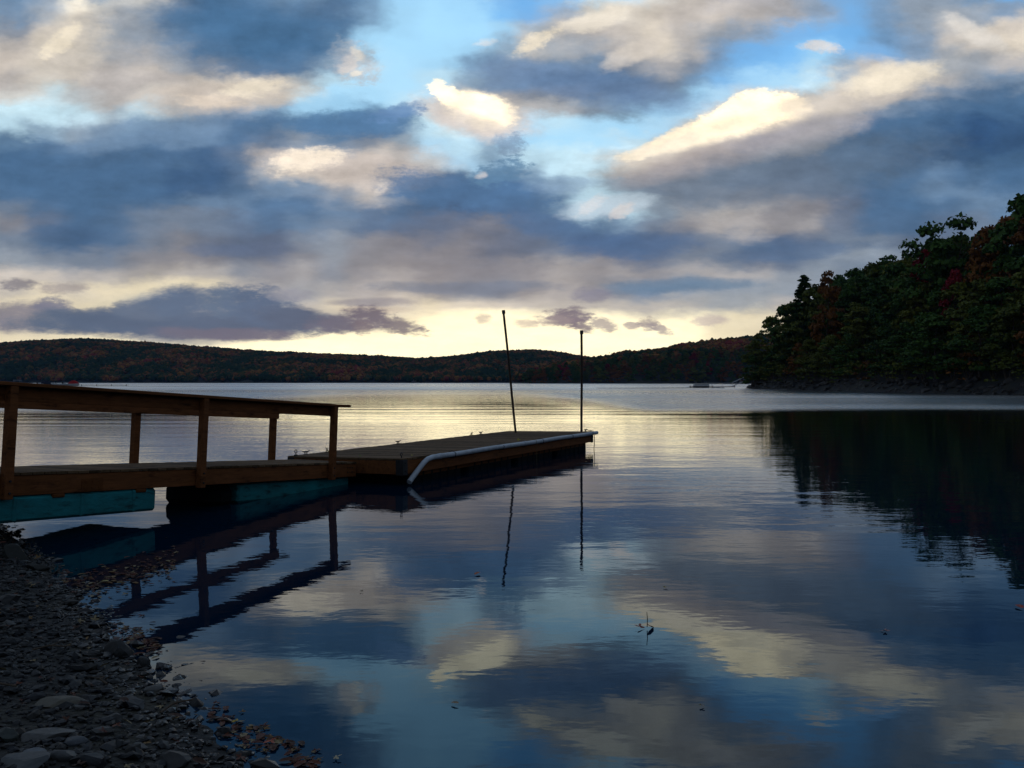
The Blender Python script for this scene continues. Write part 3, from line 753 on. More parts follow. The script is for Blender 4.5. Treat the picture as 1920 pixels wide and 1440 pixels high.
# middle hill: about 170 single trees in front, the far wood behind as one mass
cols = ['dark green', 'olive green', 'orange brown', 'yellow green', 'crimson']; NM = 0
for ri in range(5):
    x = 12. + ri*3
    while x < 262:
        y = float(mid_front(np.array(x)))+4+ri*15+random.uniform(-4, 4); xx = x+random.uniform(-2, 2); z = gz(xx, y)
        q = random.random(); c = 'dark green' if q < .36 else 'olive green' if q < .56 else 'orange brown' if q < .84 else 'yellow green' if q < .95 else 'crimson'
        tree('leafy_tree', 'f%d' % random.randint(0, 3), c, (xx, y, z-.3), random.uniform(9.5, 14.), f'{c} tree in the far wood across the lake, right of the poles', f'{c} trees in the wood across the lake', random.uniform(1.0, 1.35)); NM += 1
        x += random.uniform(6.0, 8.6)
def mass(points, sizes, sub=1):
    V0, F0 = IC[sub]; n = len(points)
    A = V0[None]*(1+RNG.normal(0, .13, (n, len(V0), 1)))
    A = A*np.stack([sizes*RNG.uniform(.85, 1.2, n), sizes*RNG.uniform(.85, 1.2, n), sizes*RNG.uniform(.7, 1.05, n)], 1)[:, None]
    return (A+points[:, None]).reshape(-1, 3), (F0[None]+(np.arange(n)*len(V0))[:, None, None]).reshape(-1, 3)
m, t, b, o = material('mixed_autumn_forest')
ge = t.new('ShaderNodeNewGeometry'); nn = t.noise(ge.outputs['Position'], .014, 4, .65); n2 = t.noise(ge.outputs['Position'], .9, 3)
f = t.m('MULTIPLY_ADD', ge.outputs['Random Per Island'], .6, t.m('MULTIPLY_ADD', nn, 2.6, -1.1), clamp=True)
cr = t.ramp(f, [(0, (.014, .034, .014)), (.3, (.022, .046, .014)), (.42, (.08, .065, .016)), (.5, (.03, .045, .014)), (.62, (.20, .075, .018)), (.72, (.13, .04, .018)), (.82, (.26, .12, .03)), (1, (.2, .035, .03))], 'CONSTANT')
t.put(b.inputs['Base Color'], t.mix(.75, cr, t.mix(n2, (.35, .35, .35), (1.5, 1.5, 1.5)), 'MULTIPLY')); b.inputs['Roughness'].default_value = .9; b.inputs['Specular IOR Level'].default_value = .05
P_ = []
xs = RNG.uniform(5, 420, 1500); ys = mid_front(xs)+RNG.uniform(70, 190, 1500); zs = ground_z(xs, ys); P_.append(np.stack([xs, ys, zs+5], 1))
n = 21000
xs = RNG.uniform(-1800, 460, n); ys = far_front(xs)+RNG.uniform(0, 1, n)**1.1*540+2; pxs = 960+F*xs/ys
zs = ground_z(xs, ys); k_ = (pxs > -1000) & (pxs < 1500); P_.append(np.stack([xs, ys, zs+4.5], 1)[k_])
PA = np.vstack(P_); SA = RNG.uniform(3.6, 6.2, len(PA))*np.where(RNG.random(len(PA)) < .04, 1.3, 1)
V, Fc = mass(PA, SA); Nf = len(PA)
# leaf tufts roughen the outline of the mass
C = np.repeat(PA, 20, 0); d = RNG.normal(size=C.shape); d /= np.linalg.norm(d, axis=1, keepdims=True); d[:, 2] = np.abs(d[:, 2]); C = C+d*np.repeat(SA, 20)[:, None]*RNG.uniform(.8, 1.1, (len(C), 1))*np.array([1, 1, .85])
VQ, FQ = quads_at(C, d+RNG.normal(0, .5, d.shape), RNG.uniform(.4, 1.0, len(C)))
FT = np.vstack([FQ[:, [0, 1, 2]], FQ[:, [0, 2, 3]]])
q = mesh_np('distant_forest', np.vstack([V, VQ]), np.vstack([Fc, FT+len(V)]), m); tag(q, 'unbroken dark autumn forest covering the hills across the lake', 'forest', kind='stuff')
print('TREES', NR, NM, 'mass', Nf)

# ------------------------------------------------------------------ far boats, docks
def hull(L_, Wd, Hh, mat, parent, bow=.35):
    k = MB(); n = 10; ring = []
    for i in range(n+1):
        f = i/n; xx = -L_/2+L_*f; w_ = Wd/2*(1 if f < 1-bow else math.cos((f-(1-bow))/bow*1.45)); zb = .0 if f < .8 else (f-.8)*1.6*Hh*.8; zt = Hh*(1+.25*max(0, f-.5))
        ring.append([(xx, -w_, zt), (xx, -w_*.75, zb), (xx, w_*.75, zb), (xx, w_, zt)])
    vs = [p for r_ in ring for p in r_]; fs = []
    for i in range(n):
        for j in range(4): fs.append((i*4+j, i*4+(j+1) % 4, (i+1)*4+(j+1) % 4, (i+1)*4+j))
    fs += [(0, 1, 2, 3), tuple(n*4+j for j in (3, 2, 1, 0))]
    k.add(vs, fs); return k.build('hull', mat, parent)
def cover(L_, Wd, h0, h1, mat, parent):
    k = MB(); vs = []; fs = []; n = 8
    for i in range(n+1):
        f = i/n; xx = -L_/2+L_*f; hh = h0+(h1-h0)*math.sin(f*math.pi)**.6; w_ = Wd/2*(1 if f < .6 else 1-(f-.6)*1.4)
        vs += [(xx, -w_, h0-.05), (xx, -w_*.6, hh-.1), (xx, 0, hh), (xx, w_*.6, hh-.1), (xx, w_, h0-.05)]
    for i in range(n):
        for j in range(4): fs.append((i*5+j, i*5+j+1, i*5+6+j, i*5+5+j))
    k.add(vs, fs); k.build('canvas_cover', mat, parent)
def boat(px, py, d, rz, L_, label, mode, cmat=None):
    x, y, _ = atd(px, py, d); o_ = empty('moored_boat', (x, y, -.05), rz, label, 'boat', 'boats moored at far docks')
    hull(L_, L_*.4, .95, M_white if mode != 'dark' else M_navy, o_)
    if mode in ('cover', 'dark'): cover(L_*.95, L_*.38, .95, 2.3, cmat, o_)
    if mode == 'open':
        k = MB(); k.box(L_*.02, L_*.06, -L_*.15, L_*.15, .95, 1.6, .02); k.build('windshield', M_glass, o_)
        k = MB(); k.box(-L_*.25, -L_*.1, -L_*.12, L_*.12, .8, 1.35, .05); k.build('seat', M_white, o_)
    if mode == 'canopy':
        for sx_ in (-.3, .25):
            for sy_ in (-.17, .17): k = MB(); k.tube([(L_*sx_, L_*sy_, .9), (L_*sx_*.9, L_*sy_, 2.35)], .04, 6); k.build('canopy_post', M_alu, o_)
        k = MB(); k.box(-L_*.32, L_*.28, -L_*.19, L_*.19, 2.36, 2.48, .04); k.build('canopy', M_alu, o_)
        k = MB(); k.box(-L_*.05, L_*.05, -.3, .3, .9, 1.5, .04); k.build('console', M_white, o_)
boat(33, 717, 372, .2, 4.6, 'white boat with a raised pale canopy moored beyond the far left handrail', 'canopy')
boat(72, 719, 365, 2.6, 4.4, 'small white open boat moored left of the dark covered boat', 'open')
boat(85, 719, 372, .5, 4.6, 'boat under a dark blue cover moored among the left docks', 'dark', M_navy)
boat(104, 719, 384, .3, 4.8, 'white open motorboat moored between the blue and red covered boats', 'open')
boat(119, 719, 376, 2.8, 4.2, 'white open motorboat moored nearest the red covered boat', 'open')
boat(138, 719, 362, .15, 4.4, 'boat under a bright red cover moored beside the long low far dock', 'cover', M_red)
def fardock(x0, x1, y, z, w_, name, label, piles=True):
    o_ = empty(name, (x0, y, 0), 0, label, 'dock'); k = MB(); k.box(0, x1-x0, -w_/2, w_/2, z-.18, z, .02); k.build('deck', M_deck, o_)
    n = max(2, int((x1-x0)/5))
    for i in range(n+1):
        xx = (x1-x0)*i/n; k = MB(); k.tube([(xx, -w_/2-.1, -1), (xx, -w_/2-.1, z+.25)], .11, 7); k.build('pile', M_bark, o_)
a_ = atd(100, 722, 355); b_ = atd(239, 723, 355)
fardock(a_[0], b_[0], 355, .42, 2.0, 'far_dock', 'long low far dock reaching right from the red covered boat')
# right: pontoon boat, its dock and the railed ramp
x, y, _ = atd(1315, 722, 262); o_ = empty('pontoon_boat', (x, y, 0), 0, 'pontoon boat with a canopy moored at the dock by the wooded point', 'boat', 'boats moored at far docks')
for sy_ in (-1, 1):
    k = MB(); k.tube([(-2.3, sy_*.8, .18), (1.8, sy_*.8, .18), (2.4, sy_*.8, .32)], [.3, .3, .06], 10); k.build('pontoon', M_alu, o_)
k = MB(); k.box(-2.3, 2.2, -1.15, 1.15, .46, .56, .02); k.build('deck', M_alu, o_)
k = MB(); k.box(-2.2, 2.1, -1.12, -1.08, .6, 1.05, .01); k.box(-2.2, 2.1, 1.08, 1.12, .6, 1.05, .01); k.box(-2.2, -2.16, -1.07, 1.07, .6, 1.05, .01); k.build('side_panels', M_white, o_)
for sx_ in (-1.6, 1.2):
    for sy_ in (-1, 1): k = MB(); k.tube([(sx_*1.15, sy_, .56), (sx_, sy_, 1.8)], .035, 6); k.build('canopy_post', M_alu, o_)
k = MB(); k.box(-1.9, 1.5, -1.15, 1.15, 1.81, 1.93, .04); k.build('canopy', M_navy, o_)
a_ = atd(1293, 722, 258); b_ = atd(1376, 722, 258)
fardock(a_[0], b_[0], 258, .30, 1.8, 'far_dock', 'low floating dock beside the pontoon boat near the wooded point')
A_ = Vector(atd(1374, 718.5, 258)); A_.z = .35; B_ = Vector(atd(1413, 707, 243)); o_ = empty('access_ramp', A_, 0, 'pale railed ramp climbing from the far dock to the wooded point', 'ramp')
D = B_-A_; sd = Vector((0, 1.0, 0)); k = MB(); k.tube([(0, 0, 0), D], .07, 6); k.tube([sd, D+sd], .07, 6)
for i in range(15): k.tube([D*(i/14), D*(i/14)+sd], .05, 5)
k.build('ramp_deck', M_alu, o_)
for oo in (Vector((0, 0, 0)), sd):
    k = MB(); k.tube([oo+Vector((0, 0, 1.1)), oo+D+Vector((0, 0, 1.1))], .045, 6); k.tube([oo+Vector((-9, 0, .95)), oo+Vector((0, 0, 1.1))], .035, 6)
    for i in range(6): k.tube([oo+D*(i/5), oo+D*(i/5)+Vector((0, 0, 1.1))], .035, 5)
    for i in range(4): k.tube([oo+Vector((-9+i*3, 0, 0)), oo+Vector((-9+i*3, 0, 1.0))], .03, 5)
    k.build('railing', M_alu, o_)
# low gravel bar off the point
xs = np.linspace(22, 56, 60); V = []
for i, xx in enumerate(xs):
    yc = 232+3*math.sin(xx*.15); w_ = 1.6+.8*math.sin(i*.7)+(xx-22)*.05; hh = .05+.06*abs(math.sin(i*1.3))+(xx-22)*.003
    V += [(xx, yc-w_, -.1), (xx, yc, hh), (xx, yc+w_, -.1)]
Fc = [(i*3+j, i*3+j+1, i*3+4+j, i*3+3+j) for i in range(59) for j in range(2)]
q = mesh_np('gravel_bar', V, Fc, m_rock); tag(q, kind='structure')
# houses glimpsed among the trees
m_house = simple('pale_siding', (.42, .42, .42), .7, .1, 2, 0); m_roofh = simple('dark_shingle', (.04, .04, .045), .8, .2, 2, 0)
def house(px, py, d, s_, label):
    x = (px-960)/F*d; z = gz(x, d); o_ = empty('lake_house', (x, d, z-.3), .2, label, 'house')
    k = MB(); k.box(-s_, s_, -s_*.6, s_*.6, 0, s_*.8, .02); k.build('wall', m_house, o_)
    k = MB(); a1 = s_*1.1; b1 = s_*.75; h0 = s_*.8+.01; h1 = s_*1.35
    k.add([(-a1, -b1, h0), (a1, -b1, h0), (a1, b1, h0), (-a1, b1, h0), (-a1, 0, h1), (a1, 0, h1)], [(0, 1, 5, 4), (2, 3, 4, 5), (0, 4, 3), (1, 2, 5), (0, 3, 2, 1)]); k.build('roof', m_roofh, o_)
    for i in (-.5, .2):
        k = MB(); k.box(s_*i, s_*i+s_*.28, -s_*.6-.03, -s_*.6-.003, s_*.25, s_*.6, .005); k.build('window', M_glass, o_)
house(775, 712, 1352, 4.5, 'small pale lakeside house at the foot of the far hills, left of the poles')
house(1002, 714, 850, 2.8, 'small white boathouse at the tip of the far wood between the two poles')
x, y, _ = atd(1587, 694, 146); z = gz(x, y)

k = MB(); k.add([(x_, y_, z_) for x_ in (-2700, 2700) for y_ in (-260, 3100) for z_ in (-4, 190)], [(0, 1, 3, 2), (4, 6, 7, 5), (0, 4, 5, 1), (2, 3, 7, 6), (0, 2, 6, 4), (1, 5, 7, 3)])
m = bpy.data.materials.new('evening_haze'); m.use_nodes = True; t = NT(m.node_tree); t.n.clear(); o = t.new('ShaderNodeOutputMaterial'); pv = t.new('ShaderNodeVolumePrincipled')
pv.inputs['Color'].default_value = (.30, .55, 1, 1); pv.inputs['Density'].default_value = 5e-5; pv.inputs['Anisotropy'].default_value = .2; t.l.new(pv.outputs[0], o.inputs['Volume'])
hz_ = k.build('haze', m); tag(hz_, kind='stuff')

# ------------------------------------------------------------------ world: Nishita sky with a procedural deck of evening clouds
W_ = bpy.data.worlds.new('World'); SC.world = W_; W_.use_nodes = True
t = NT(W_.node_tree); t.n.clear()
out = t.new('ShaderNodeOutputWorld'); bg = t.new('ShaderNodeBackground'); t.l.new(bg.outputs[0], out.inputs[0])
sky = t.new('ShaderNodeTexSky', sky_type='NISHITA'); sky.sun_disc = False
SUN_EL, SUN_AZ = math.radians(1.2), math.radians(-3.5)
sky.sun_elevation = SUN_EL; sky.sun_rotation = SUN_AZ
tc = t.new('ShaderNodeTexCoord'); D_ = tc.outputs['Generated']
sp = t.new('ShaderNodeSeparateXYZ'); t.l.new(t.vm('NORMALIZE', D_), sp.inputs[0]); dx, dy, dz = sp.outputs
yy = t.m('MAXIMUM', dy, .05); U0 = t.m('DIVIDE', dx, yy); V0_ = t.m('DIVIDE', t.m('ABSOLUTE', dz), yy)
cb = t.new('ShaderNodeCombineXYZ'); t.put(cb.inputs[0], U0); t.put(cb.inputs[1], V0_); UV = cb.outputs[0]
def cn(vec, scale, det, rough):
    n = t.new('ShaderNodeTexNoise'); t.put(n.inputs['Vector'], vec); n.inputs['Scale'].default_value = scale; n.inputs['Detail'].default_value = det; n.inputs['Roughness'].default_value = rough
    return n.outputs[1], n.outputs[0]
# perspective: cloud texture is finer and flatter towards the horizon
vs_ = t.m('POWER', t.m('MAXIMUM', V0_, .004), .75)
cb2 = t.new('ShaderNodeCombineXYZ'); t.put(cb2.inputs[0], U0); t.put(cb2.inputs[1], t.m('MULTIPLY', vs_, 1.9)); UV2 = cb2.outputs[0]
w1, w1f = cn(UV2, 9, 5, .58); w2, w2f = cn(UV2, 30, 5, .66)
def cen(v): return t.vm('SUBTRACT', v, (.5, .5, .5))
flat = t.rng(V0_, 0, .22, .35, 1, 'LINEAR')
wv = t.vm('ADD', t.vm('SCALE', cen(w1), .075), t.vm('SCALE', cen(w2), .018))
wv = t.vm('MULTIPLY', wv, (1.25, .85, 0)); wv = t.vm('SCALE', wv, flat)
UVw = t.vm('ADD', UV, wv)
spw = t.new('ShaderNodeSeparateXYZ'); t.l.new(UVw, spw.inputs[0]); Uw, Vw = spw.outputs[0], spw.outputs[1]
PAL = {'B': (80, 116, 154), 'D': (62, 96, 136), 'M': (118, 148, 180), 'G': (152, 163, 176), 'g': (122, 136, 155), 'W': (184, 178, 175), 'T': (146, 142, 146), 'c': (212, 201, 189), 'C': (228, 217, 203),
       'Y': (255, 246, 222), 'K': (168, 220, 252), 'S': (116, 184, 244), 'U': (68, 138, 212), 'P': (200, 232, 245), 'H': (254, 247, 206), 'h': (229, 213, 182), 'V': (102, 117, 142), 'v': (88, 100, 126), 'N': (48, 88, 138)}
GRID = [  # 32 columns of 60 px, rows of 30 px, from the top of the picture down to the horizon
    'MMYGCBBBMMBMKKKSSSPKCcWWWGSMGGMS', 'MGCgGBBBBMBMKKKSSGCCcWcWWGSMGGGM', 'gcCGGMBBBBBMKKKKGcWWCWGGSSSMMcCc', 'WCcGWGBBDBBKKKKMCGGWCWMSSKSSMGcC',
    'ccWWcGgBBBGPKKMMMMMgWgMSSKMcCGGW', 'WWWWWWcCcGPKKPMMMBBBgMSKKPcCCWGM', 'cPWWccWcCPKKPKcWggBBgKKccGccWMBB', 'PPPGPGGMMKKBMPccWWggKKcccggMMBBB',
    'PMGMMMMBBBBBMPPcKPKKKccWggBBBBND', 'BBMMMMMBBGMgGKPMKKKPccWggVBBBDND', 'BBBBBBDBWcccWcKMPPPcWWggVVBBDDDB', 'BBBBBDDBGCccWgBBMPPgWggVVVBBBMBB',
    'BBBBBDDBMMgcMBBBBMPggggTVVVBBMMB', 'gBBBBBMMBBMBBBDBBBPPgWcWTTVBBBMM', 'TVBBgggVBMgBVVVTVBBMgTWWTWVBBVgB', 'gBDBgTVVvgGTTVTVVgDDVVgBDVggVVgB',
    'GgggTTTVVTGTTTTVVgTVVggVVgGGgggB', 'ccWWTWWgTWgTWTTTTWTWTWWWGGggggBB', 'WhWhhhhWWGWWWTggTWTgMMGGGGggggBB', 'hhhhGGWVGchWchccWWWWWWGGWWggggBB',
    'WWVVVVVVVVWThHHHHHHHHHhhhWWggggg', 'hhhhWTTWHHHHHHHHHHHHHHhhhWWggggg', 'HHHHHHHHHHHHHHHHHHHHHHhhhhWWgggg', 'HHHHHHHHHHHHHHHHHHHHHHhhhhWWgggg']
GRID = ['GMMBBMMKSSKKMMBBUUMGMBNNBBMMSSKM', 'MMGMKBBMMKSSSSKWMGMUMMUUMMGGMMSS'] + GRID          # two rows above the picture
UMAX = 960/F
uf = t.m('MULTIPLY_ADD', Uw, .5/UMAX, .5)
rowsC = []; rev = list(enumerate(GRID))[::-1]; colr = None; vprev = None
CG = np.array([[{'H': (1.28, 1.14, .74), 'Y': (1.25, 1.1, .84), 'h': (.86, .74, .50), 'C': (.80, .71, .58)}.get(ch) or s2l(PAL[ch]) for ch in row] for row in GRID])
def soft_grid(A, ax, w):                     # thin cloud spreads into its neighbours
    P0 = np.concatenate([np.take(A, [0], ax), A, np.take(A, [-1], ax)], ax); n_ = A.shape[ax]
    return (1-2*w)*A + w*np.take(P0, range(0, n_), ax) + w*np.take(P0, range(2, n_+2), ax)
lum_ = CG.mean(2, keepdims=True); CG = CG*(np.clip(lum_, .05, 2)/.45)**.2*np.where(lum_ < .3, np.array([[[.97, 1.0, 1.02]]]), 1.)      # thick cloud is darker, thin cloud brighter
CG = soft_grid(soft_grid(CG, 1, .15), 0, .09)
for gi, row in rev:
    yrow = -70 if gi == 0 else (gi-2)*30; stops = [((i*60+30)/1920, tuple(CG[gi, i])) for i in range(32)]
    rc = t.ramp(uf, stops, 'EASE'); vr = (HZ-yrow)/F
    colr = rc if colr is None else t.mix(t.rng(Vw, vprev, vr), colr, rc)
    vprev = vr
for gi, row in []:
    yrow = -70 if gi == 0 else (gi-2)*30; stops = [((i*60+30)/1920, s2l(PAL[ch])) for i, ch in enumerate(row)]
    rowsC.append(((HZ-yrow)/F, t.ramp(uf, stops, 'EASE')))
UVB = t.vm('ADD', t.vm('ADD', UV, t.vm('SCALE', wv, .35)), (0, 0, 1))
# cloud features with firmer edges
en, enf = cn(UV2, 24, 7, .74)
EN = t.m('SUBTRACT', enf, .5); e6, e6f = cn(UV2, 75, 4, .7); EN2 = t.m('MULTIPLY_ADD', t.m('SUBTRACT', e6f, .5), 1.15, t.m('MULTIPLY', EN, .5))
HDR = {(255, 247, 224): (1.25, 1.08, .80), (255, 250, 230): (1.75, 1.45, .98), (255, 246, 222): (1.3, 1.10, .80), (255, 248, 226): (1.6, 1.36, .96), (250, 240, 218): (1.05, .92, .72),
       (248, 232, 214): (1.1, .95, .76), (238, 228, 208): (.95, .84, .66), (232, 222, 206): (.86, .77, .62), (236, 228, 216): (.95, .86, .72)}
def blob(col, cx, cy, rx, ry, rot, c, soft=.5, namp=1.1, op=1., w=.35):
    if cy > 540: soft = max(soft, .8); namp *= .8
    if c[2] > c[0]+22 and c[2] < 176: c = (c[0]*.97, c[1]*1.02, c[2]*.97)
    if rx < 60 and w < 1: soft = min(1.5, soft+.35); namp *= 1.15; rx *= 1.12; ry *= 1.15
    x0, y0 = (cx-960)/F, (HZ-cy)/F; ca, sa = math.cos(math.radians(rot)), math.sin(math.radians(rot)); rx, ry = rx/F, ry/F
    X_ = t.vm('DOT_PRODUCT', UVB, (ca/rx, sa/rx, -(ca*x0+sa*y0)/rx)); Y_ = t.vm('DOT_PRODUCT', UVB, (-sa/ry, ca/ry, (sa*x0-ca*y0)/ry))
    r2 = t.m('MULTIPLY_ADD', X_, X_, t.m('MULTIPLY', Y_, Y_)); r2 = t.m('MULTIPLY_ADD', EN2 if rx < 50/F else EN, namp*4, r2)
    f = t.rng(r2, (1+soft*.5)**2, max(.0, 1-soft*.5)**2, 0, op)
    return t.mix(f, col, HDR.get(c) or s2l(c))
BL = [
 # bright cumulus rim on the right and its shaded body
 (1290, 268, 130, 20, 22, (216, 205, 192), 1.2, .8, .85), (1450, 236, 120, 44, 4, (222, 211, 196), 1.2, .8, .85), (1600, 190, 90, 22, 14, (208, 198, 188), 1.2, .9, .7),
 (1186, 291, 26, 9, 10, (250, 240, 218), 1.05, .8, .92, 1), (1214, 279, 26, 12, 15, (250, 240, 218), 1.05, .8, .92, 1), (1245, 266, 27, 14, 15, (255, 247, 224), 1.05, .8, .92, 1), (1276, 254, 26, 15, 10, (255, 247, 224), 1.05, .8, .92, 1), (1306, 244, 27, 16, 10, (255, 247, 224), 1.05, .8, .92, 1), (1336, 232, 28, 18, 15, (255, 250, 230), 1.05, .8, .92, 1), (1364, 216, 26, 18, 20, (255, 250, 230), 1.05, .8, .92, 1), (1392, 202, 28, 20, 20, (255, 250, 230), 1.05, .8, .92, 1), (1428, 190, 29, 20, 0, (255, 250, 230), 1.05, .8, .92, 1), (1476, 193, 33, 17, 0, (255, 250, 230), 1.05, .8, .92, 1), (1444, 214, 60, 26, 6, (255, 250, 230), 1.05, .8, .92, 1), (1396, 230, 50, 20, 16, (255, 247, 224), 1.05, .8, .92, 1), (1330, 252, 50, 16, 16, (255, 247, 224), 1.05, .8, .92, 1), (1268, 270, 50, 12, 16, (250, 240, 218), 1.05, .8, .92, 1), (1530, 196, 60, 18, 4, (222, 211, 198), 1.2, .9, .7),
 (1340, 292, 150, 22, 17, (176, 166, 166), 1.2, .7, .7), (1500, 250, 110, 26, 12, (150, 150, 162), 1.2, .8, .7), (1470, 330, 240, 46, 10, (104, 116, 142), 1.2, .7, .6),
 (1100, 160, 180, 30, -10, (112, 140, 178), 1.1, .8, .6), (1112, 42, 60, 16, 12, (236, 228, 216), .9, .9, .8), (1005, 80, 34, 10, 24, (238, 228, 208), .8, .9, .85), (1190, 96, 60, 16, 30, (226, 216, 204), 1., 1., .6),
 (1675, 146, 70, 26, 12, (238, 228, 208), 1.0, .9, .8), (1830, 66, 60, 16, -28, (226, 220, 212), 1., 1., .7),
 (890, 216, 90, 30, -14, (216, 207, 202), 1.2, .9, .9), (900, 204, 50, 22, -16, (255, 248, 226), .7, .9, 1.), (850, 186, 38, 14, -28, (255, 248, 226), .6, .9, 1.), (820, 170, 14, 9, -20, (255, 248, 226), .5, .7, 1.), (885, 226, 60, 14, -18, (222, 212, 204), 1.1, 1., .7),
 (962, 272, 20, 15, 0, (132, 158, 186), 1., 1.2, .8), (902, 80, 12, 5, 0, (232, 232, 232), 1.1, 1., .6), (664, 118, 34, 22, -30, (200, 204, 208), 1.2, 1.2, .8), (676, 102, 11, 7, -30, (244, 236, 222), 1., 1.2, .9), (655, 122, 14, 10, 40, (236, 226, 216), 1., 1.2, .8), (672, 137, 9, 4, 10, (244, 236, 222), .8, .9, .8), (1538, 90, 28, 8, -5, (226, 224, 224), 1., 1., .9),
 (125, 95, 80, 48, 40, (212, 203, 190), 1.2, 1., .8), (430, 182, 130, 24, 4, (206, 194, 182), 1.2, .9, .8), (118, 80, 34, 13, 40, (238, 228, 208), 1., .9, .9), (478, 164, 40, 12, 10, (238, 228, 208), 1.2, 1., .7), (395, 190, 40, 8, 0, (230, 214, 196), 1., .9, .7),
 (480, 66, 160, 56, -10, (76, 116, 164), 1.1, .8, .6), (665, 236, 110, 22, 0, (84, 120, 168), .7, 1., .85), (742, 212, 40, 12, 10, (100, 136, 180), .8, 1.2, .8), (650, 318, 130, 26, -5, (206, 194, 186), 1.2, .9, .8), (575, 300, 44, 15, 12, (248, 232, 214), 1.1, 1., .8), (718, 352, 12, 6, 30, (228, 218, 208), 1.2, 1.2, .7),
 (880, 362, 150, 34, -8, (78, 112, 160), .6, 1., .85), (935, 322, 44, 16, 10, (96, 130, 172), .6, 1.1, .85), (1060, 432, 120, 26, -14, (80, 108, 154), .9, .9, .7), (1170, 460, 110, 22, 0, (78, 104, 150), 1., .9, .7), (1060, 350, 50, 10, 0, (130, 158, 188), 1., 1.2, .6),
 (1140, 388, 70, 14, 6, (196, 212, 224), 1.2, 1., .8), (1110, 386, 22, 6, 25, (222, 222, 224), 1.2, 1.2, .6), (1165, 396, 18, 7, 30, (226, 218, 214), 1.2, 1.2, .65), (895, 325, 8, 4, 0, (230, 224, 222), 1.1, .9, .6),
 (1490, 470, 130, 14, 3, (76, 100, 142), 1., .9, .6), (1280, 534, 120, 12, 2, (96, 122, 158), 1., .9, .7), (1110, 552, 26, 9, 0, (124, 124, 146), 1., 1., .6), (870, 537, 150, 9, 0, (118, 124, 150), 1.1, .9, .7), (700, 566, 56, 6, 0, (150, 146, 152), 1., .9, .8), (700, 580, 60, 6, 0, (210, 192, 170), 1., .9, .5),
 (33, 531, 28, 8, 0, (138, 132, 136), .8, .9, .9), (125, 538, 34, 8, 0, (166, 156, 152), 1., .9, .8), (130, 440, 70, 14, 0, (72, 98, 140), 1., .9, .6), (450, 468, 90, 12, 0, (96, 108, 144), 1., .8, .6),
 (40, 592, 90, 24, 0, (136, 130, 138), .7, 1., .95), (100, 576, 26, 14, 0, (120, 120, 138), .6, 1.1, .9), (180, 600, 140, 22, 0, (112, 116, 138), .6, 1., .95), (330, 606, 250, 26, -1, (90, 100, 130), .5, 1., 1.), (280, 580, 60, 18, 0, (104, 112, 140), .5, 1.1, 1.), (335, 568, 48, 22, 0, (96, 108, 140), .45, 1.1, 1.), (425, 566, 40, 20, 0, (100, 112, 142), .5, 1.1, 1.), (490, 572, 44, 26, 0, (92, 106, 140), .4, 1.1, 1.), (560, 596, 80, 20, -10, (88, 98, 128), .4, 1., 1.),
 (430, 626, 130, 12, -2, (112, 108, 124), .6, 1., .95), (542, 550, 30, 9, 0, (156, 156, 166), .9, 1., .8), (630, 608, 40, 12, 0, (106, 104, 120), .5, 1., .95),
 (690, 592, 34, 13, 0, (108, 102, 116), .4, 1.2, .95), (745, 608, 40, 11, -14, (114, 108, 118), .5, 1.2, .9), (680, 612, 14, 12, 0, (120, 110, 118), .6, 1.2, .8),
 (1066, 594, 30, 13, 0, (122, 112, 124), .5, 1.3, .95), (1085, 608, 22, 8, -20, (126, 114, 124), .5, 1.3, .9), (1035, 600, 26, 7, 0, (160, 146, 146), .8, 1.3, .7), (1132, 607, 20, 9, -12, (160, 148, 150), .6, 1.3, .8), (1190, 609, 13, 5, 0, (168, 154, 154), .8, 1.2, .8), (1218, 606, 14, 10, 0, (158, 146, 148), .7, 1.3, .8), (1238, 616, 18, 6, -20, (160, 148, 150), .7, 1.3, .8), (1330, 600, 24, 7, 0, (200, 184, 178), 1., 1.2, .7), (905, 600, 11, 6, 0, (206, 190, 172), 1., 1.2, .7), (990, 607, 18, 5, 0, (206, 188, 172), 1., 1.2, .7),
]
for B in BL: colr = blob(colr, *B)
# glow behind the thin cloud over the far hills
gl_ = t.vm('LENGTH', t.mapping(UV, loc=(-.03, .04, 0), sc=(.30, .045, 1), typ='TEXTURE'))
colr = t.mix(t.m('MULTIPLY', t.rng(gl_, 1.1, 0), .28), colr, (1.15, 1.0, .62, 1), 'SCREEN') if False else colr
# texture of the clouds themselves
n3, n3f = cn(UV2, 13, 7, .64); n5, n5f = cn(t.vm('ADD', UV2, (-.012, .022, 0)), 13, 7, .64); n4, n4f = cn(UV2, 5, 4, .55)
tex = t.m('MULTIPLY_ADD', t.m('SUBTRACT', n3f, n5f), .8, t.m('MULTIPLY_ADD', t.m('SUBTRACT', n4f, .5), .35, 1.))
sc_ = t.new('ShaderNodeSeparateXYZ'); t.put(sc_.inputs[0], colr)
clear = t.rng(t.m('SUBTRACT', sc_.outputs[2], sc_.outputs[0]), .32, .5, 1, .12)
tex = t.m('MULTIPLY_ADD', t.m('SUBTRACT', tex, 1), t.m('MULTIPLY', flat, clear), 1)
colr = t.vm('SCALE', colr, tex)
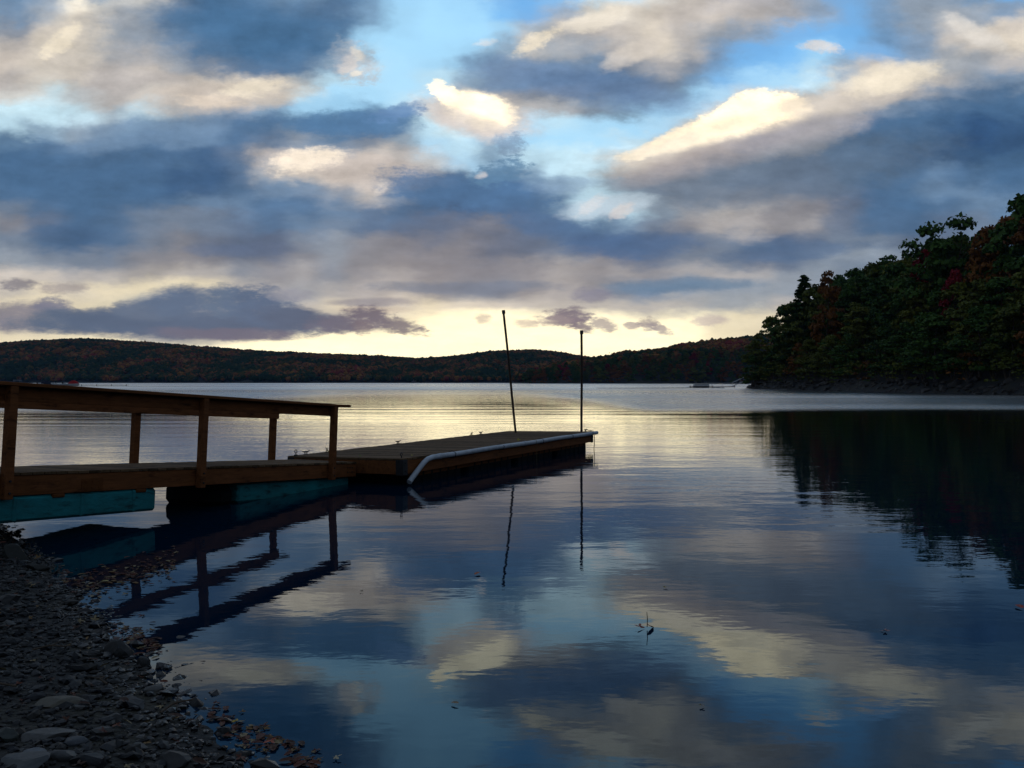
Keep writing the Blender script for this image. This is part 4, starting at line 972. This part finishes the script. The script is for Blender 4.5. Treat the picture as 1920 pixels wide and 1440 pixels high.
# the rest of the sky: the clear evening sky behind a broken dark cloud layer
nis = t.vm('SCALE', sky.outputs[0], .12)
cp = t.new('ShaderNodeCombineXYZ'); dzz = t.m('ADD', t.m('ABSOLUTE', dz), .18); t.put(cp.inputs[0], t.m('DIVIDE', dx, dzz)); t.put(cp.inputs[1], t.m('DIVIDE', dy, dzz))
g1, g1f = cn(cp.outputs[0], 1.6, 6, .6)
gen = t.mix(t.rng(g1f, .42, .6), t.vm('ADD', t.vm('SCALE', nis, .8), (.10, .17, .27)), t.mix(t.rng(g1f, .5, .75), (.24, .26, .30, 1), (.11, .125, .155, 1)))
gen = t.vm('SCALE', gen, t.rng(dy, -.3, .7, .78, .9))
wfr = t.m('MULTIPLY', t.rng(dy, .55, .74), t.rng(V0_, .62, .48))
front = t.mix(.02, colr, nis)
bg2 = t.new('ShaderNodeBackground'); t.put(bg2.inputs[0], gen); t.put(bg.inputs[0], front)
mxs = t.new('ShaderNodeMixShader'); t.put(mxs.inputs[0], wfr); t.l.new(bg2.outputs[0], mxs.inputs[1]); t.l.new(bg.outputs[0], mxs.inputs[2]); t.l.new(mxs.outputs[0], out.inputs[0])
W_.cycles.sampling_method = 'MANUAL'; W_.cycles.sample_map_resolution = 1024

# ------------------------------------------------------------------ sun (just behind the far ridge) and camera
sl = bpy.data.lights.new('sun', 'SUN'); sl.energy = 2.0; sl.angle = math.radians(.5); sl.color = (1, .78, .5)
so = link(bpy.data.objects.new('sun', sl)); so.rotation_euler = Vector((-math.sin(SUN_AZ)*-1*math.cos(SUN_EL), math.cos(SUN_AZ)*math.cos(SUN_EL), math.sin(SUN_EL))).to_track_quat('Z', 'Y').to_euler()
cam = bpy.data.cameras.new('camera'); co = link(bpy.data.objects.new('camera', cam)); cam.sensor_width = 36; cam.lens = 36*F/1920; cam.clip_end = 12000; cam.clip_start = .05
co.location = (0, 0, EYE); co.rotation_euler = (math.radians(90)-math.atan(4/F), 0, 0); SC.camera = co
SC.render.engine = 'CYCLES'
SC.view_settings.view_transform = 'Standard'; SC.view_settings.look = 'None'; SC.view_settings.gamma = 1; SC.view_settings.exposure = 0
cy = SC.cycles; cy.max_bounces = 5; cy.diffuse_bounces = 2; cy.glossy_bounces = 3; cy.transparent_max_bounces = 4; cy.use_denoising = True; cy.caustics_reflective = False
